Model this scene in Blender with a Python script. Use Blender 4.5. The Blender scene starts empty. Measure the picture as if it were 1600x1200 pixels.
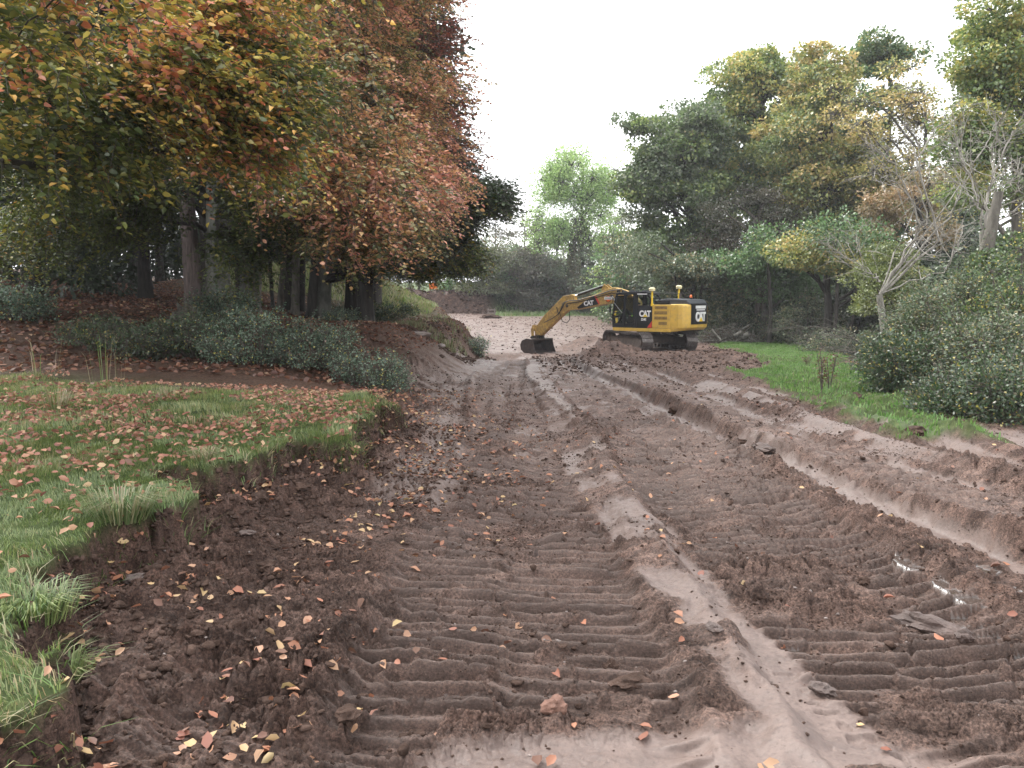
import bpy, math, random
import numpy as np
from mathutils import Vector, Matrix, noise as mnoise
random.seed(7); RNG = np.random.default_rng(11)
R = math.radians
scene = bpy.context.scene
COL = scene.collection

# ------------------------------------------------------------------ camera
EYE = np.array([0.0, 0.0, 1.65]); FPX = 1270.0; PITCH = R(6.07)
cam_d = bpy.data.cameras.new('camera'); cam = bpy.data.objects.new('camera', cam_d); COL.objects.link(cam)
cam_d.sensor_width = 36.0; cam_d.lens = 36.0 * FPX / 1600.0
cam_d.clip_start = 0.05; cam_d.clip_end = 3000
cam.location = EYE; cam.rotation_euler = (math.pi / 2 - PITCH, 0, 0)
scene.camera = cam

# ------------------------------------------------------------------ sky, sun, exposure
SUN_EL, SUN_AZ = R(46), R(-46)
w = bpy.data.worlds.new('World'); scene.world = w; w.use_nodes = True
nt = w.node_tree; nt.nodes.clear()
sky = nt.nodes.new('ShaderNodeTexSky'); sky.sky_type = 'NISHITA'; sky.sun_disc = False
sky.sun_elevation = SUN_EL; sky.sun_rotation = SUN_AZ
sky.air_density = 1.0; sky.dust_density = 4.0
hs = nt.nodes.new('ShaderNodeHueSaturation'); hs.inputs['Saturation'].default_value = 0.16
tc = nt.nodes.new('ShaderNodeTexCoord')
cl = nt.nodes.new('ShaderNodeTexNoise'); cl.inputs['Scale'].default_value = 1.6; cl.inputs['Detail'].default_value = 4
cr = nt.nodes.new('ShaderNodeValToRGB')
cr.color_ramp.elements[0].position = 0.3; cr.color_ramp.elements[0].color = (11.0, 11.1, 11.4, 1)
cr.color_ramp.elements[1].position = 0.7; cr.color_ramp.elements[1].color = (13.6, 13.6, 13.7, 1)
mx = nt.nodes.new('ShaderNodeMixRGB'); mx.inputs[0].default_value = 0.8
bg = nt.nodes.new('ShaderNodeBackground'); bg.inputs['Strength'].default_value = 0.10
out = nt.nodes.new('ShaderNodeOutputWorld')
L = nt.links.new
L(sky.outputs[0], hs.inputs['Color']); L(tc.outputs['Generated'], cl.inputs['Vector']); L(cl.outputs['Fac'], cr.inputs[0])
L(hs.outputs[0], mx.inputs[1]); L(cr.outputs[0], mx.inputs[2]); L(mx.outputs[0], bg.inputs['Color']); L(bg.outputs[0], out.inputs['Surface'])
sd = bpy.data.lights.new('sun', 'SUN'); sun = bpy.data.objects.new('sun', sd); COL.objects.link(sun)
sd.energy = 2.2; sd.angle = R(20); sd.color = (1.0, 0.97, 0.92)
# light comes from above, a little from behind the camera's left shoulder side
_dir = Vector((math.sin(SUN_AZ) * math.cos(SUN_EL), math.cos(SUN_AZ) * math.cos(SUN_EL), math.sin(SUN_EL)))
sun.rotation_euler = _dir.to_track_quat('Z', 'Y').to_euler()
sun.location = (0, 0, 40)
scene.view_settings.view_transform = 'Standard'; scene.view_settings.look = 'None'
scene.view_settings.exposure = 1.3; scene.view_settings.gamma = 1.0; scene.view_settings.use_curve_mapping = False
scene.cycles.max_bounces = 5; scene.cycles.diffuse_bounces = 3; scene.cycles.glossy_bounces = 2
scene.cycles.transmission_bounces = 3; scene.cycles.transparent_max_bounces = 6
scene.cycles.use_adaptive_sampling = True; scene.cycles.adaptive_threshold = 0.02
scene.cycles.caustics_reflective = False; scene.cycles.caustics_refractive = False
scene.cycles.volume_bounces = 0

# ------------------------------------------------------------------ small helpers
def ss(v, a, b):
    t = np.clip((np.asarray(v, float) - a) / (b - a), 0, 1); return t * t * (3 - 2 * t)
def ray(px, py):
    u = (px - 800) / FPX; v = (py - 600) / FPX
    F = np.array([0, math.cos(PITCH), -math.sin(PITCH)]); U = np.array([0, math.sin(PITCH), math.cos(PITCH)])
    return F + np.array([u, 0, 0]) - v * U
def at(px, py, d):
    r = ray(px, py); return EYE + r * (d / r[1])
def _h(ix, iy, iz, seed):
    m = np.uint32
    h = (ix.astype(np.int64).astype(m) * m(374761393)) ^ (iy.astype(np.int64).astype(m) * m(668265263)) ^ (iz.astype(np.int64).astype(m) * m(2147483647)) ^ m((seed * 2246822519 + 3266489917) % 4294967296)
    h = (h ^ (h >> m(13))) * m(1274126177); h = (h ^ (h >> m(16))) * m(2246822519); h ^= h >> m(15)
    return h.astype(np.float64) / 4294967295.0
def vnoise(x, y, seed=0):
    x = np.asarray(x, float); y = np.asarray(y, float)
    xi = np.floor(x); yi = np.floor(y); fx = x - xi; fy = y - yi
    fx = fx * fx * fx * (fx * (fx * 6 - 15) + 10); fy = fy * fy * fy * (fy * (fy * 6 - 15) + 10)
    z = np.zeros_like(xi)
    a = _h(xi, yi, z, seed); b = _h(xi + 1, yi, z, seed); c = _h(xi, yi + 1, z, seed); d = _h(xi + 1, yi + 1, z, seed)
    return (a * (1 - fx) + b * fx) * (1 - fy) + (c * (1 - fx) + d * fx) * fy
def fbm(x, y, seed=0, octv=4, gain=.5):
    s = 0; a = 1; t = 0
    for o in range(octv):
        s = s + a * vnoise(x * 2**o + 17.3 * o, y * 2**o - 9.1 * o, seed + o); t += a; a *= gain
    return s / t
def noise3(P, seed=0):
    x, y, z = P[..., 0], P[..., 1], P[..., 2]
    return (vnoise(x + z * .71, y - z * .53, seed) + vnoise(y + 31 + x * .3, z + 7, seed + 5) + vnoise(z - 11, x + 3 - y * .4, seed + 9)) / 3
def worley(x, y, seed=0):
    xi = np.floor(x); yi = np.floor(y); f1 = np.full(x.shape, 9.); f2 = f1.copy(); idd = np.zeros(x.shape)
    for dx in (-1, 0, 1):
        for dy in (-1, 0, 1):
            cx, cy = xi + dx, yi + dy; z = cx * 0; px = cx + _h(cx, cy, z, seed); py = cy + _h(cx, cy, z, seed + 1); d = np.hypot(px - x, py - y); c = d < f1
            f2 = np.where(c, f1, np.minimum(f2, d)); idd = np.where(c, _h(cx, cy, z, seed + 2), idd); f1 = np.where(c, d, f1)
    return f1, f2, idd
def nrm(v):
    return v / np.maximum(np.linalg.norm(v, axis=-1, keepdims=True), 1e-9)

def tag(o, label=None, cat=None, group=None, kind=None):
    if label: o['label'] = label
    if cat: o['category'] = cat
    if group: o['group'] = group
    if kind: o['kind'] = kind
    return o
def empty(name, loc=(0, 0, 0), rz=0.0):
    o = bpy.data.objects.new(name, None); COL.objects.link(o); o.location = loc; o.rotation_euler = (0, 0, rz)
    o.empty_display_size = .3; return o
def mesh_np(name, V, faces, mat, parent=None, attrs=None, smooth=False, facecol=None):
    """V (n,3); faces (m,k) int array or list of such arrays (one k each)"""
    if not isinstance(faces, list): faces = [faces]
    me = bpy.data.meshes.new(name)
    nv = len(V); me.vertices.add(nv); me.vertices.foreach_set('co', np.ascontiguousarray(V, dtype=np.float32).ravel())
    tot = np.concatenate([np.full(len(f), f.shape[1], np.int32) for f in faces])
    idx = np.concatenate([f.ravel() for f in faces]).astype(np.int32)
    me.loops.add(len(idx)); me.loops.foreach_set('vertex_index', idx)
    me.polygons.add(len(tot)); st = np.zeros(len(tot), np.int32); st[1:] = np.cumsum(tot)[:-1]
    me.polygons.foreach_set('loop_start', st)
    me.update(calc_edges=True)
    if smooth: me.polygons.foreach_set('use_smooth', np.ones(len(tot), bool))
    if attrs:
        for k, a in attrs.items():
            at_ = me.attributes.new(k, 'FLOAT', 'POINT'); at_.data.foreach_set('value', np.asarray(a, np.float32))
    if facecol is not None:
        ca = me.attributes.new('tint', 'FLOAT_COLOR', 'FACE')
        c4 = np.ones((len(tot), 4), np.float32); c4[:, :3] = facecol; ca.data.foreach_set('color', c4.ravel())
    me.materials.append(mat) if mat else None
    o = bpy.data.objects.new(name, me); COL.objects.link(o)
    if parent: o.parent = parent
    return o
def copy_tree(o, parent=None):
    c = o.copy(); COL.objects.link(c); c.parent = parent
    for ch in list(o.children): copy_tree(ch, c)
    return c

# ------------------------------------------------------------------ materials
def mat_new(name):
    m = bpy.data.materials.new(name); m.use_nodes = True; return m, m.node_tree, m.node_tree.nodes['Principled BSDF']
def pmat(name, col, rough=.5, metal=0.0, var=.12, scale=6.0, bump=0.0, bscale=40.0, dirt=0.0, dirtcol=(.1, .07, .055), coat=0.0):
    m, t, b = mat_new(name); n = t.nodes; l = t.links.new
    tcn = n.new('ShaderNodeTexCoord'); nz = n.new('ShaderNodeTexNoise'); nz.inputs['Scale'].default_value = scale; nz.inputs['Detail'].default_value = 6
    l(tcn.outputs['Object'], nz.inputs['Vector'])
    rp = n.new('ShaderNodeValToRGB'); rp.color_ramp.elements[0].position = .3; rp.color_ramp.elements[1].position = .7
    rp.color_ramp.elements[0].color = tuple(c * (1 - var) for c in col) + (1,); rp.color_ramp.elements[1].color = tuple(min(1, c * (1 + var)) for c in col) + (1,)
    l(nz.outputs['Fac'], rp.inputs[0]); src = rp.outputs[0]
    if dirt > 0:
        n2 = n.new('ShaderNodeTexNoise'); n2.inputs['Scale'].default_value = scale * 1.7; n2.inputs['Detail'].default_value = 8; n2.inputs['Roughness'].default_value = .7
        l(tcn.outputs['Object'], n2.inputs['Vector'])
        r2 = n.new('ShaderNodeValToRGB'); r2.color_ramp.elements[0].position = 1 - dirt - .22; r2.color_ramp.elements[1].position = 1 - dirt + .1
        l(n2.outputs['Fac'], r2.inputs[0]); mxx = n.new('ShaderNodeMixRGB'); mxx.inputs[2].default_value = dirtcol + (1,)
        l(r2.outputs[0], mxx.inputs[0]); l(src, mxx.inputs[1]); src = mxx.outputs[0]
    l(src, b.inputs['Base Color']); b.inputs['Roughness'].default_value = rough; b.inputs['Metallic'].default_value = metal
    if coat: b.inputs['Coat Weight'].default_value = coat
    if bump > 0:
        n3 = n.new('ShaderNodeTexNoise'); n3.inputs['Scale'].default_value = bscale; n3.inputs['Detail'].default_value = 5
        l(tcn.outputs['Object'], n3.inputs['Vector']); bp = n.new('ShaderNodeBump'); bp.inputs['Strength'].default_value = bump; bp.inputs['Distance'].default_value = .02
        l(n3.outputs['Fac'], bp.inputs['Height']); l(bp.outputs[0], b.inputs['Normal'])
    return m
def bark(name, c1, c2, sc=(14, 14, 3), bump=.6, rough=.85):
    m, t, b = mat_new(name); n = t.nodes; l = t.links.new
    tcn = n.new('ShaderNodeTexCoord'); mp = n.new('ShaderNodeMapping'); mp.inputs['Scale'].default_value = sc
    l(tcn.outputs['Object'], mp.inputs[0]); nz = n.new('ShaderNodeTexNoise'); nz.inputs['Scale'].default_value = 1.0; nz.inputs['Detail'].default_value = 8; nz.inputs['Roughness'].default_value = .65
    l(mp.outputs[0], nz.inputs['Vector']); rp = n.new('ShaderNodeValToRGB'); rp.color_ramp.elements[0].position = .35; rp.color_ramp.elements[1].position = .68
    rp.color_ramp.elements[0].color = c1 + (1,); rp.color_ramp.elements[1].color = c2 + (1,)
    l(nz.outputs['Fac'], rp.inputs[0]); l(rp.outputs[0], b.inputs['Base Color']); b.inputs['Roughness'].default_value = rough
    bp = n.new('ShaderNodeBump'); bp.inputs['Strength'].default_value = bump; bp.inputs['Distance'].default_value = .04
    l(nz.outputs['Fac'], bp.inputs['Height']); l(bp.outputs[0], b.inputs['Normal'])
    return m
def leafmat(name, transl=.35, gloss=.08, rough=.45):
    m = bpy.data.materials.new(name); m.use_nodes = True; t = m.node_tree; n = t.nodes; l = t.links.new; n.clear()
    a = n.new('ShaderNodeAttribute'); a.attribute_name = 'tint'
    d = n.new('ShaderNodeBsdfDiffuse'); tr = n.new('ShaderNodeBsdfTranslucent'); g = n.new('ShaderNodeBsdfGlossy'); g.inputs['Roughness'].default_value = rough
    g.inputs['Color'].default_value = (.8, .8, .8, 1)
    m1 = n.new('ShaderNodeMixShader'); m1.inputs[0].default_value = transl; m2 = n.new('ShaderNodeMixShader'); m2.inputs[0].default_value = gloss
    o = n.new('ShaderNodeOutputMaterial')
    l(a.outputs['Color'], d.inputs['Color']); l(a.outputs['Color'], tr.inputs['Color']); l(d.outputs[0], m1.inputs[1]); l(tr.outputs[0], m1.inputs[2])
    l(m1.outputs[0], m2.inputs[1]); l(g.outputs[0], m2.inputs[2]); l(m2.outputs[0], o.inputs['Surface'])
    return m
M_LEAF = leafmat('leaf'); M_LEAF_DRY = leafmat('dry_leaf', .2, .05, .6); M_GRASS = leafmat('grass_blade', .35, .06, .5)
M_BEECH = bark('beech_bark', (.07, .075, .06), (.20, .20, .17), (3, 3, 1.6), .35)
M_DARKBARK = bark('dark_bark', (.018, .016, .014), (.06, .052, .045), (10, 10, 2))
M_CONIFER = bark('conifer_bark', (.05, .038, .034), (.17, .13, .12), (22, 22, 2.2), 1.0)
M_GREYBARK = bark('grey_bark', (.06, .055, .045), (.17, .155, .13), (8, 8, 2))
M_PALEBARK = bark('bleached_bark', (.15, .14, .12), (.38, .36, .32), (7, 7, 2), .3)
M_TWIG = bark('twig_bark', (.05, .04, .035), (.14, .12, .10), (8, 8, 2))
# ------------------------------------------------------------------ terrain
# macro shape of the site (metres, x right of the view, y ahead)
LIP_PX = [(-420, 1150), (120, 1105), (95, 1010), (-20, 950), (15, 920), (70, 868), (200, 826), (288, 796), (258, 742), (330, 752), (396, 722), (470, 694), (548, 708), (566, 662), (600, 642)]
LIP = [tuple((EYE + ray(px, py) * ((0.30 - 1.65) / ray(px, py)[2]))[:2]) for px, py in LIP_PX]
LIP += [(-2.6, 14.5), (-2.7, 19), (-2.6, 26), (-2.8, 33), (-2.5, 38), (-1.9, 41.5), (-2.6, 44.5), (-3.6, 49), (-4.6, 53), (-9, 58), (-16, 66), (-24, 80), (-34, 100), (-60, 130), (-260, 130), (-260, -60), (-3.0, -60)]
LIPA = np.array(LIP)
def sdpoly(x, y, poly):
    """signed distance to a closed polygon, positive inside"""
    n = len(poly); d = np.full(x.shape, 1e9); ins = np.zeros(x.shape, bool)
    for i in range(n):
        ax, ay = poly[i]; bx, by = poly[(i + 1) % n]; ex, ey = bx - ax, by - ay
        t = np.clip(((x - ax) * ex + (y - ay) * ey) / (ex * ex + ey * ey + 1e-12), 0, 1)
        d = np.minimum(d, (x - ax - t * ex)**2 + (y - ay - t * ey)**2)
        c = ((ay > y) != (by > y)); ins ^= c & (x < (bx - ax) * (y - ay) / ((by - ay) if by != ay else 1e-9) + ax)
    d = np.sqrt(d); return np.where(ins, d, -d)
CX, CY, CZ = 7.3, 43.5, -1.1           # where the excavator stands
XR_Y = np.array([0, 4, 9.5, 12, 17, 28, 40, 50, 61, 80, 200.]); XR_X = np.array([6.2, 6.0, 6.2, 7.0, 8.6, 12.3, 15.5, 18.0, 19.5, 19, 19.])
def road(x, y):
    z = -1.1 * ss(y, 4, 42)
    z = z - .52 * ss(y, 33, 43) * (1 - ss(x, 3.4, 5.4)) - .5 * ss(y, 50, 54) * ss(x, 3.6, 5.6)
    z = z + 1.25 * ss(y, 55, 104)
    return z
def macro(x, y, dn=0.0, full=False):
    x = np.asarray(x, float); y = np.asarray(y, float)
    z = road(x, y)
    d = sdpoly(x, y, LIPA) + dn
    bw = .07 + .9 * ss(y, 9, 15) + .9 * ss(y, 15, 24) - 1.0 * ss(y, 27, 36)
    wl = ss(d, -bw, bw)
    hl = .33 + .04 * np.clip(y - 3, 0, 6) * .3 + .5 * ss(y, 10, 25) + .085 * np.clip(-x - 6, 0, 40) * ss(y, 9, 22) - .42 * ss(y, 24, 34) * ss(x, -12, -6) * (1 - ss(y, 44, 48)) - .28 * ss(y, 10, 14) * (1 - ss(y, 15, 26)) * ss(x, -5, -2.5)
    z = z * (1 - wl) + hl * wl
    # grassy spur behind the trunks
    z = z + 2.0 * ss(-x, 3.4, 9.5) * np.exp(-((y - 49.5) / 4.2)**2) * ss(x, -24, -13)
    # cut bank at the far end, softer grass slope at its right end
    yb = 101 + 1.5 * fbm(x * .15, x * 0 + 3, 5, 2) - .012 * np.clip(-x - 8, 0, 60)**1.3
    z = z + 2.6 * ss(y, yb, yb + 1.8 + 9 * ss(x, -3.5, 0.5)) * (1 - wl) * (1 - .6 * ss(x, 3, 10))
    # stream hollow beyond the grass on the right, rising again behind
    xr = np.interp(y, XR_Y, XR_X)
    z = z - 1.9 * ss(x - xr, 0, 3.2) * (1 - ss(x - xr, 7, 13)) * (1 - ss(y, 60, 75))
    z = z + 5.0 * ss(x, 26, 70) + 4 * ss(y, 140, 260)
    # spoil heap beside the machine and pushed-up soil
    z = z + .80 * np.exp(-(((x - 4.5) / 1.25)**2 + ((y - 39.3) / 1.0)**2)) + .20 * np.exp(-(((x - 3.6) / 1.3)**2 + ((y - 38.2) / 1.1)**2))
    z = z + .07 * np.exp(-(((x - 7.6) / 2.6)**2 + ((y - 37.2) / 1.0)**2)) + .55 * np.exp(-(((x - 4.3) / 1.3)**2 + ((y - 51) / 1.5)**2))
    if full: return z, d, wl, xr
    return z
def gnd(px, py):
    r = ray(px, py); z = -.6; p = EYE
    for _ in range(25):
        p = EYE + r * ((z - 1.65) / r[2]); z = .5 * z + .5 * float(macro(np.array([p[0]]), np.array([p[1]]))[0])
    return p
def strip(pts, hw, dz=0., lug=0., pitch=.118, sm=0., berm=0., side=0., soft=.08, seed=0, skew=0.):
    W = np.array([gnd(*p)[:2] for p in pts]); W = W[np.argsort(W[:, 1])]
    Y = np.linspace(W[0, 1], W[-1, 1], 200); X = np.interp(Y, W[:, 1], W[:, 0])
    k = np.ones(15) / 15; Xs = np.convolve(np.pad(X, 7, mode='edge'), k, 'valid')
    S = np.concatenate([[0], np.cumsum(np.hypot(np.diff(Xs), np.diff(Y)))])
    return dict(Y=Y, X=Xs, S=S, hw=hw, dz=dz, lug=lug, pitch=pitch, sm=sm, berm=berm, side=side, soft=soft, seed=seed, skew=skew)
STRIPS = [
    strip([(640, 800), (665, 750), (680, 690), (688, 640), (705, 600), (765, 568), (830, 551)], .40, -.015, 0, .2, .7, .0, soft=.12, seed=1),
    strip([(800, 1230), (800, 1090), (795, 1000), (795, 900), (815, 800), (825, 740), (815, 680), (800, 630), (780, 590), (800, 560)], .70, -.045, .050, .125, 0, .02, seed=2, skew=.12),
    strip([(1420, 1260), (1290, 1190), (1200, 1080), (1110, 960), (1020, 870), (960, 790), (918, 730), (885, 670), (860, 620), (830, 580), (850, 556)], .23, .03, 0, .2, .9, 0, soft=.05, seed=3),
    strip([(1700, 1260), (1560, 1190), (1440, 1060), (1320, 950), (1215, 860), (1135, 790), (1065, 720), (1000, 665), (945, 625), (905, 595), (880, 572)], .70, -.06, .058, .118, 0, .03, seed=4, skew=-.05),
    strip([(1830, 985), (1600, 884), (1430, 806), (1255, 738), (1135, 692), (1045, 645), (975, 605), (910, 577), (870, 560)], .20, -.09, 0, .2, 1., .02, side=.07, soft=.06, seed=5),
    strip([(1900, 905), (1700, 850), (1560, 803), (1420, 757), (1300, 720), (1180, 672), (1090, 628), (1020, 597), (960, 575)], .42, -.02, .055, .13, .35, .03, seed=6, skew=.35),
    strip([(1900, 860), (1700, 805), (1560, 765), (1430, 735), (1310, 716), (1215, 668), (1140, 630), (1080, 604), (1020, 580)], .15, -.05, 0, .2, .8, 0, soft=.06, seed=7),
    strip([(1900, 830), (1600, 765), (1480, 726), (1350, 694), (1240, 652), (1140, 612), (1060, 588), (1010, 572)], .14, .10, 0, .2, 0, 0, soft=.12, seed=8),
    strip([(1900, 790), (1600, 742), (1480, 706), (1400, 692), (1300, 664), (1200, 625), (1130, 600)], .2, -.07, .03, .12, .3, 0, soft=.1, seed=9),
    strip([(1900, 770), (1600, 722), (1500, 694), (1380, 668), (1280, 640), (1200, 608), (1120, 580)], .16, .09, 0, .2, 0, 0, soft=.12, seed=10),
    strip([(330, 1260), (250, 1120), (170, 1030)], .26, .03, .030, .075, .55, 0, soft=.1, seed=11, skew=.9),
    strip([(1780, 1130), (1640, 1010), (1500, 920), (1380, 850), (1270, 790), (1180, 740), (1090, 690), (1010, 640), (950, 605)], .22, .03, 0, .12, 0, 0, seed=13),
    strip([(120, 1300), (60, 1200)], .3, 0, .02, .1, .2, 0, seed=14),
    strip([(1010, 620), (960, 590), (905, 568), (860, 555), (800, 549)], .35, -.04, .03, .16, .2, 0, seed=12),
]
PUDDLES = [(gnd(1470, 885)[:2], .16), (gnd(1525, 930)[:2], .14), (gnd(1570, 985)[:2], .13), (gnd(740, 1080)[:2], .07), (gnd(1225, 993)[:2], .05)]
GRASS_R = np.array([gnd(*p)[:2] for p in [(1120, 543), (1180, 527), (1250, 534), (1340, 570), (1420, 622), (1510, 664), (1580, 705), (1505, 697), (1410, 684), (1305, 652), (1225, 622), (1170, 598), (1160, 584), (1212, 574), (1175, 556), (1150, 549)]])
PLVL = {}
def terrain(x, y, fine=True):
    x = np.asarray(x, float).ravel(); y = np.asarray(y, float).ravel()
    near = ss(-y, -30, -12)
    dn = (fbm(x * 1.7, y * 1.7, 21, 3) - .5) * (.45 * near + .25) + (fbm(x * 7, y * 7, 27, 4, .6) - .5) * .26 * near
    z, d, wl, xr = macro(x, y, dn, True)
    mud = 1 - wl
    mud_far = mud
    sm = np.zeros_like(x); lugm = np.zeros_like(x); lugc = np.zeros_like(x)
    q3 = STRIPS[2]; r1 = np.interp(y, q3['Y'], q3['X']); S1M = (1 - ss(np.abs(x - r1 + (fbm(x * 4, y * 4, 43, 3) - .5) * .2), .17, .29)) * ss(-y, -12, -7)
    wf1, wf2, wh_ = worley(x * 2.6 + .3 * vnoise(x * 5, y * 5, 380), y * 3.4, 381); brk = ss(wf2 - wf1, .02, .10)
    wob = (fbm(x * .9, y * .9, 31, 3) - .5)
    for s in STRIPS:
        xc = np.interp(y, s['Y'], s['X']); sl = np.interp(y, s['Y'], np.gradient(s['X'], s['Y'])); co = 1 / np.sqrt(1 + sl * sl)
        t = (x - xc) * co; S = np.interp(y, s['Y'], s['S']) + (x - xc) * sl * co + s['skew'] * t
        near_s = np.abs(t) < s['hw'] + .7
        if not near_s.any(): continue
        endm = ss(y, s['Y'][0] - .4, s['Y'][0] + .4) * (1 - ss(y, s['Y'][-1] - 2, s['Y'][-1] + 1))
        tt = t + wob * .09 + (fbm(x * 5, y * 5, 40 + s['seed'], 3) - .5) * .12
        ins = (1 - ss(np.abs(tt), s['hw'] - s['soft'], s['hw'] + s['soft'])) * endm * mud
        z = z + s['dz'] * ins
        if s['berm']: z = z + s['berm'] * np.exp(-((np.abs(tt) - s['hw'] - .06) / .06)**2) * endm * mud * (.4 + 1.2 * vnoise(x * 3, y * 3, 50 + s['seed']))
        if s['side']: z = z + s['side'] * ss(tt, s['hw'] - .03, s['hw'] + .10) * (1 - ss(tt, s['hw'] + .25, s['hw'] + .7)) * endm * mud * (.7 + .6 * vnoise(x * .8, y * .8, 3))
        if s['lug']:
            if s['seed'] in (2, 4, 13): ins = ins * (1 - S1M)
            amp = s['lug'] * (.25 + .75 * brk) * (.55 + .6 * wh_) * ss(fbm(x * 1.1 + 5, y * 1.1, 60 + s['seed'], 3), .24, .42) * (.85 + .5 * vnoise(x * 2.2, y * 5, 66))
            # two passes of the same track, one slightly off the other
            u = S / s['pitch'] + 1.2 * (fbm(S * .9, S * 0, 70 + s['seed'], 2) - .5) + .8 * (vnoise(x * 1.1, y * 1.1, 71) - .5) + .10 * (fbm(x * 5, y * 5, 75, 2) - .5) + .22 * (wh_ - .5)
            u2 = u * 1.0 + .43; half = ss(t, -.06 + .2 * wob, .06 + .2 * wob)
            u = u + .43 * half * (s['hw'] > .5)
            rise = np.clip(.15 + .0020 * y * y, .15, .42); f = u - np.floor(u); h1 = _h(np.floor(u), np.floor(t * 0 + half + .5), u * 0, s['seed'])
            prof = ss(f, 0, rise) * (1 - .30 * ss(f, rise, .45)) * (1 - ss(f, .45, .72)) * (.6 + .5 * h1) * (.65 + .5 * vnoise(t * 2.5 + h1 * 9, np.floor(u) * 3.7, 77))
            z = z + amp * prof * ins * 1.35; cv = ins * np.clip(amp / s['lug'] * 1.3, 0, 1); lugm = np.maximum(lugm, cv * (.4 + .6 * prof)); lugc = np.maximum(lugc, cv)
        if s['sm']:
            sm = np.maximum(sm, s['sm'] * ins)
        elif s['dz'] > 0: sm = sm * (1 - .8 * ins)
    q4 = STRIPS[3]; v = x - np.interp(y, q4['Y'], q4['X']) + .1 * wob
    ln1 = fbm(v * 2.4, y * .10, 400, 3); z = z + mud * ss(y, 4, 8) * (1 - ss(y, 36, 44)) * (.13 * (ln1 - .5) + .05 * (vnoise(v * 6.5, y * .16, 402) - .5)) * (1 - .5 * sm)
    ln2 = vnoise(v * 4.3 + .3 * fbm(x, y, 404, 2), y * .13, 401); sm = np.maximum(sm, .85 * ss(ln2, .55, .66) * ss(y, 6, 10) * (1 - ss(y, 34, 42)) * mud * ss(v, -2.6, -2.0) * (1 - lugc * .6))
    # smooth skimmed patch right in front
    p0 = gnd(1080, 1215); sm = np.maximum(sm, (1 - ss(np.hypot((x - p0[0]) / 1.15, (y - p0[1]) / .36) + wob * .5, .75, 1.1)))
    far_sm = ss(y, 44, 50) * mud * (.55 + .4 * fbm(x * .25, y * .6, 81, 3)); sm = np.maximum(sm, far_sm * (1 - ss(y, 98, 101)))
    sm = np.maximum(sm, mud * .75 * ss(y, 12, 18) * (1 - ss(x, -1.6 + .01 * y, -.4 + .02 * y)) * (1 - ss(y, 34, 44)))
    breakup = ss(fbm(x * 2.3, y * 2.3, 88, 4), .30, .48); sm = sm * (.35 + .65 * breakup)
    # crumbly soil
    rough = (1 - .88 * sm) * mud
    patch = .45 + 1.0 * ss(fbm(x * .7, y * .7, 90, 3), .35, .65)
    dist = ss(-y, -60, -8)
    rg = lambda n: 1 - np.abs(2 * n - 1)
    c1 = rg(vnoise(x * 5.1, y * 5.1, 91)); c2 = rg(vnoise(x * 11, y * 11, 92)); c3 = rg(vnoise(x * 24, y * 24, 93)); c4 = vnoise(x * 55, y * 55, 94)
    n1 = vnoise(x * 7.3 + c2, y * 7.3 + c1, 95)
    dtl = (.040 * (1 - c1) * n1 * 1.6 + .026 * (1 - c2) + .014 * (1 - c3) * 1.2 + .007 * c4) * patch
    z = z + dtl * rough * (1 - .85 * lugc) * .75
    if fine:
        wx = x + .05 * (vnoise(x * 9, y * 9, 301) - .5); wy = y + .05 * (vnoise(x * 9, y * 9, 302) - .5)
        cl = 0
        lf = ss(d, -1.9, -.2) * near
        wx = wx + .06 * (fbm(x * 12, y * 12, 303, 3) - .5); wy = wy + .06 * (fbm(x * 12, y * 12, 304, 3) - .5)
        for sc, am, sd in ((6.5, .042, 310), (14, .030, 320), (31, .018, 330)):
            f1, f2, hh = worley(wx * sc, wy * sc, sd); cl = cl + am * (.15 + .85 * hh**1.5) * np.clip((f2 - f1) * 2.6, 0, 1)**.5
        f1, f2, hh = worley(wx * 5 + .15 * y, wy * 17, 350); cl = cl + .022 * hh * np.clip((f2 - f1) * 3, 0, 1)**.5 * ss(vnoise(x * 1.7, y * 1.7, 351), .3, .6)
        f1, f2, hh = worley(wx * 30, wy * 44, 360); cl = cl + .007 * hh * np.clip((f2 - f1) * 3, 0, 1)
        z = z + cl * rough * (1 - .80 * lugc) * (1 + .7 * lf) * (.42 + .85 * ss(fbm(x * .9 + 3, y * .9, 340, 3), .36, .62))
    z = z + .10 * (fbm(x * .45, y * .45, 97, 3) - .5) * mud
    stain = 1 - sm
    z = z + sm * mud * .012 * (fbm(x * 3, y * 3, 98, 4) - .5) - sm * mud * .018 * ss(vnoise(x * 16, y * 28, 99), .72, .9) * ss(vnoise(x * 3, y * 3, 100), .4, .7)
    # churned ground round the machine
    ch = np.exp(-(((x - 6.2) / 5.)**4 + ((y - 37.5) / 5.5)**4)) + .8 * np.exp(-(((x - 10) / 4.)**2 + ((y - 31) / 6)**2)) * mud
    foot = 1 - ss(np.hypot(x - CX, y - CY), 2.9, 4.0)
    z = z + ch * (.30 * (rg(vnoise(x * 1.3, y * 1.3, 101)) - .6) + .16 * (vnoise(x * 3.1, y * 3.1, 102) - .5)) * (1 - foot); sm = sm * (1 - .9 * np.clip(ch, 0, 1)) * (1 - np.exp(-(((x - 4.3) / 1.8)**2 + ((y - 51) / 2.5)**2)))
    z = z * (1 - foot) + (CZ + .03 * (vnoise(x * 3, y * 3, 103) - .5)) * foot
    # far cut bank faces are furrowed
    bk = ss(y, 98, 102) * (1 - ss(y, 112, 120)) * mud * (1 - ss(x, -4, 0)); z = z + bk * (.9 * (fbm(x * .7, y * .5, 104, 5, .6) - .5) + .5 * (1 - np.abs(2 * vnoise(x * 1.4, y * .6, 303) - 1)) * vnoise(x * .5, y, 304))
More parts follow.
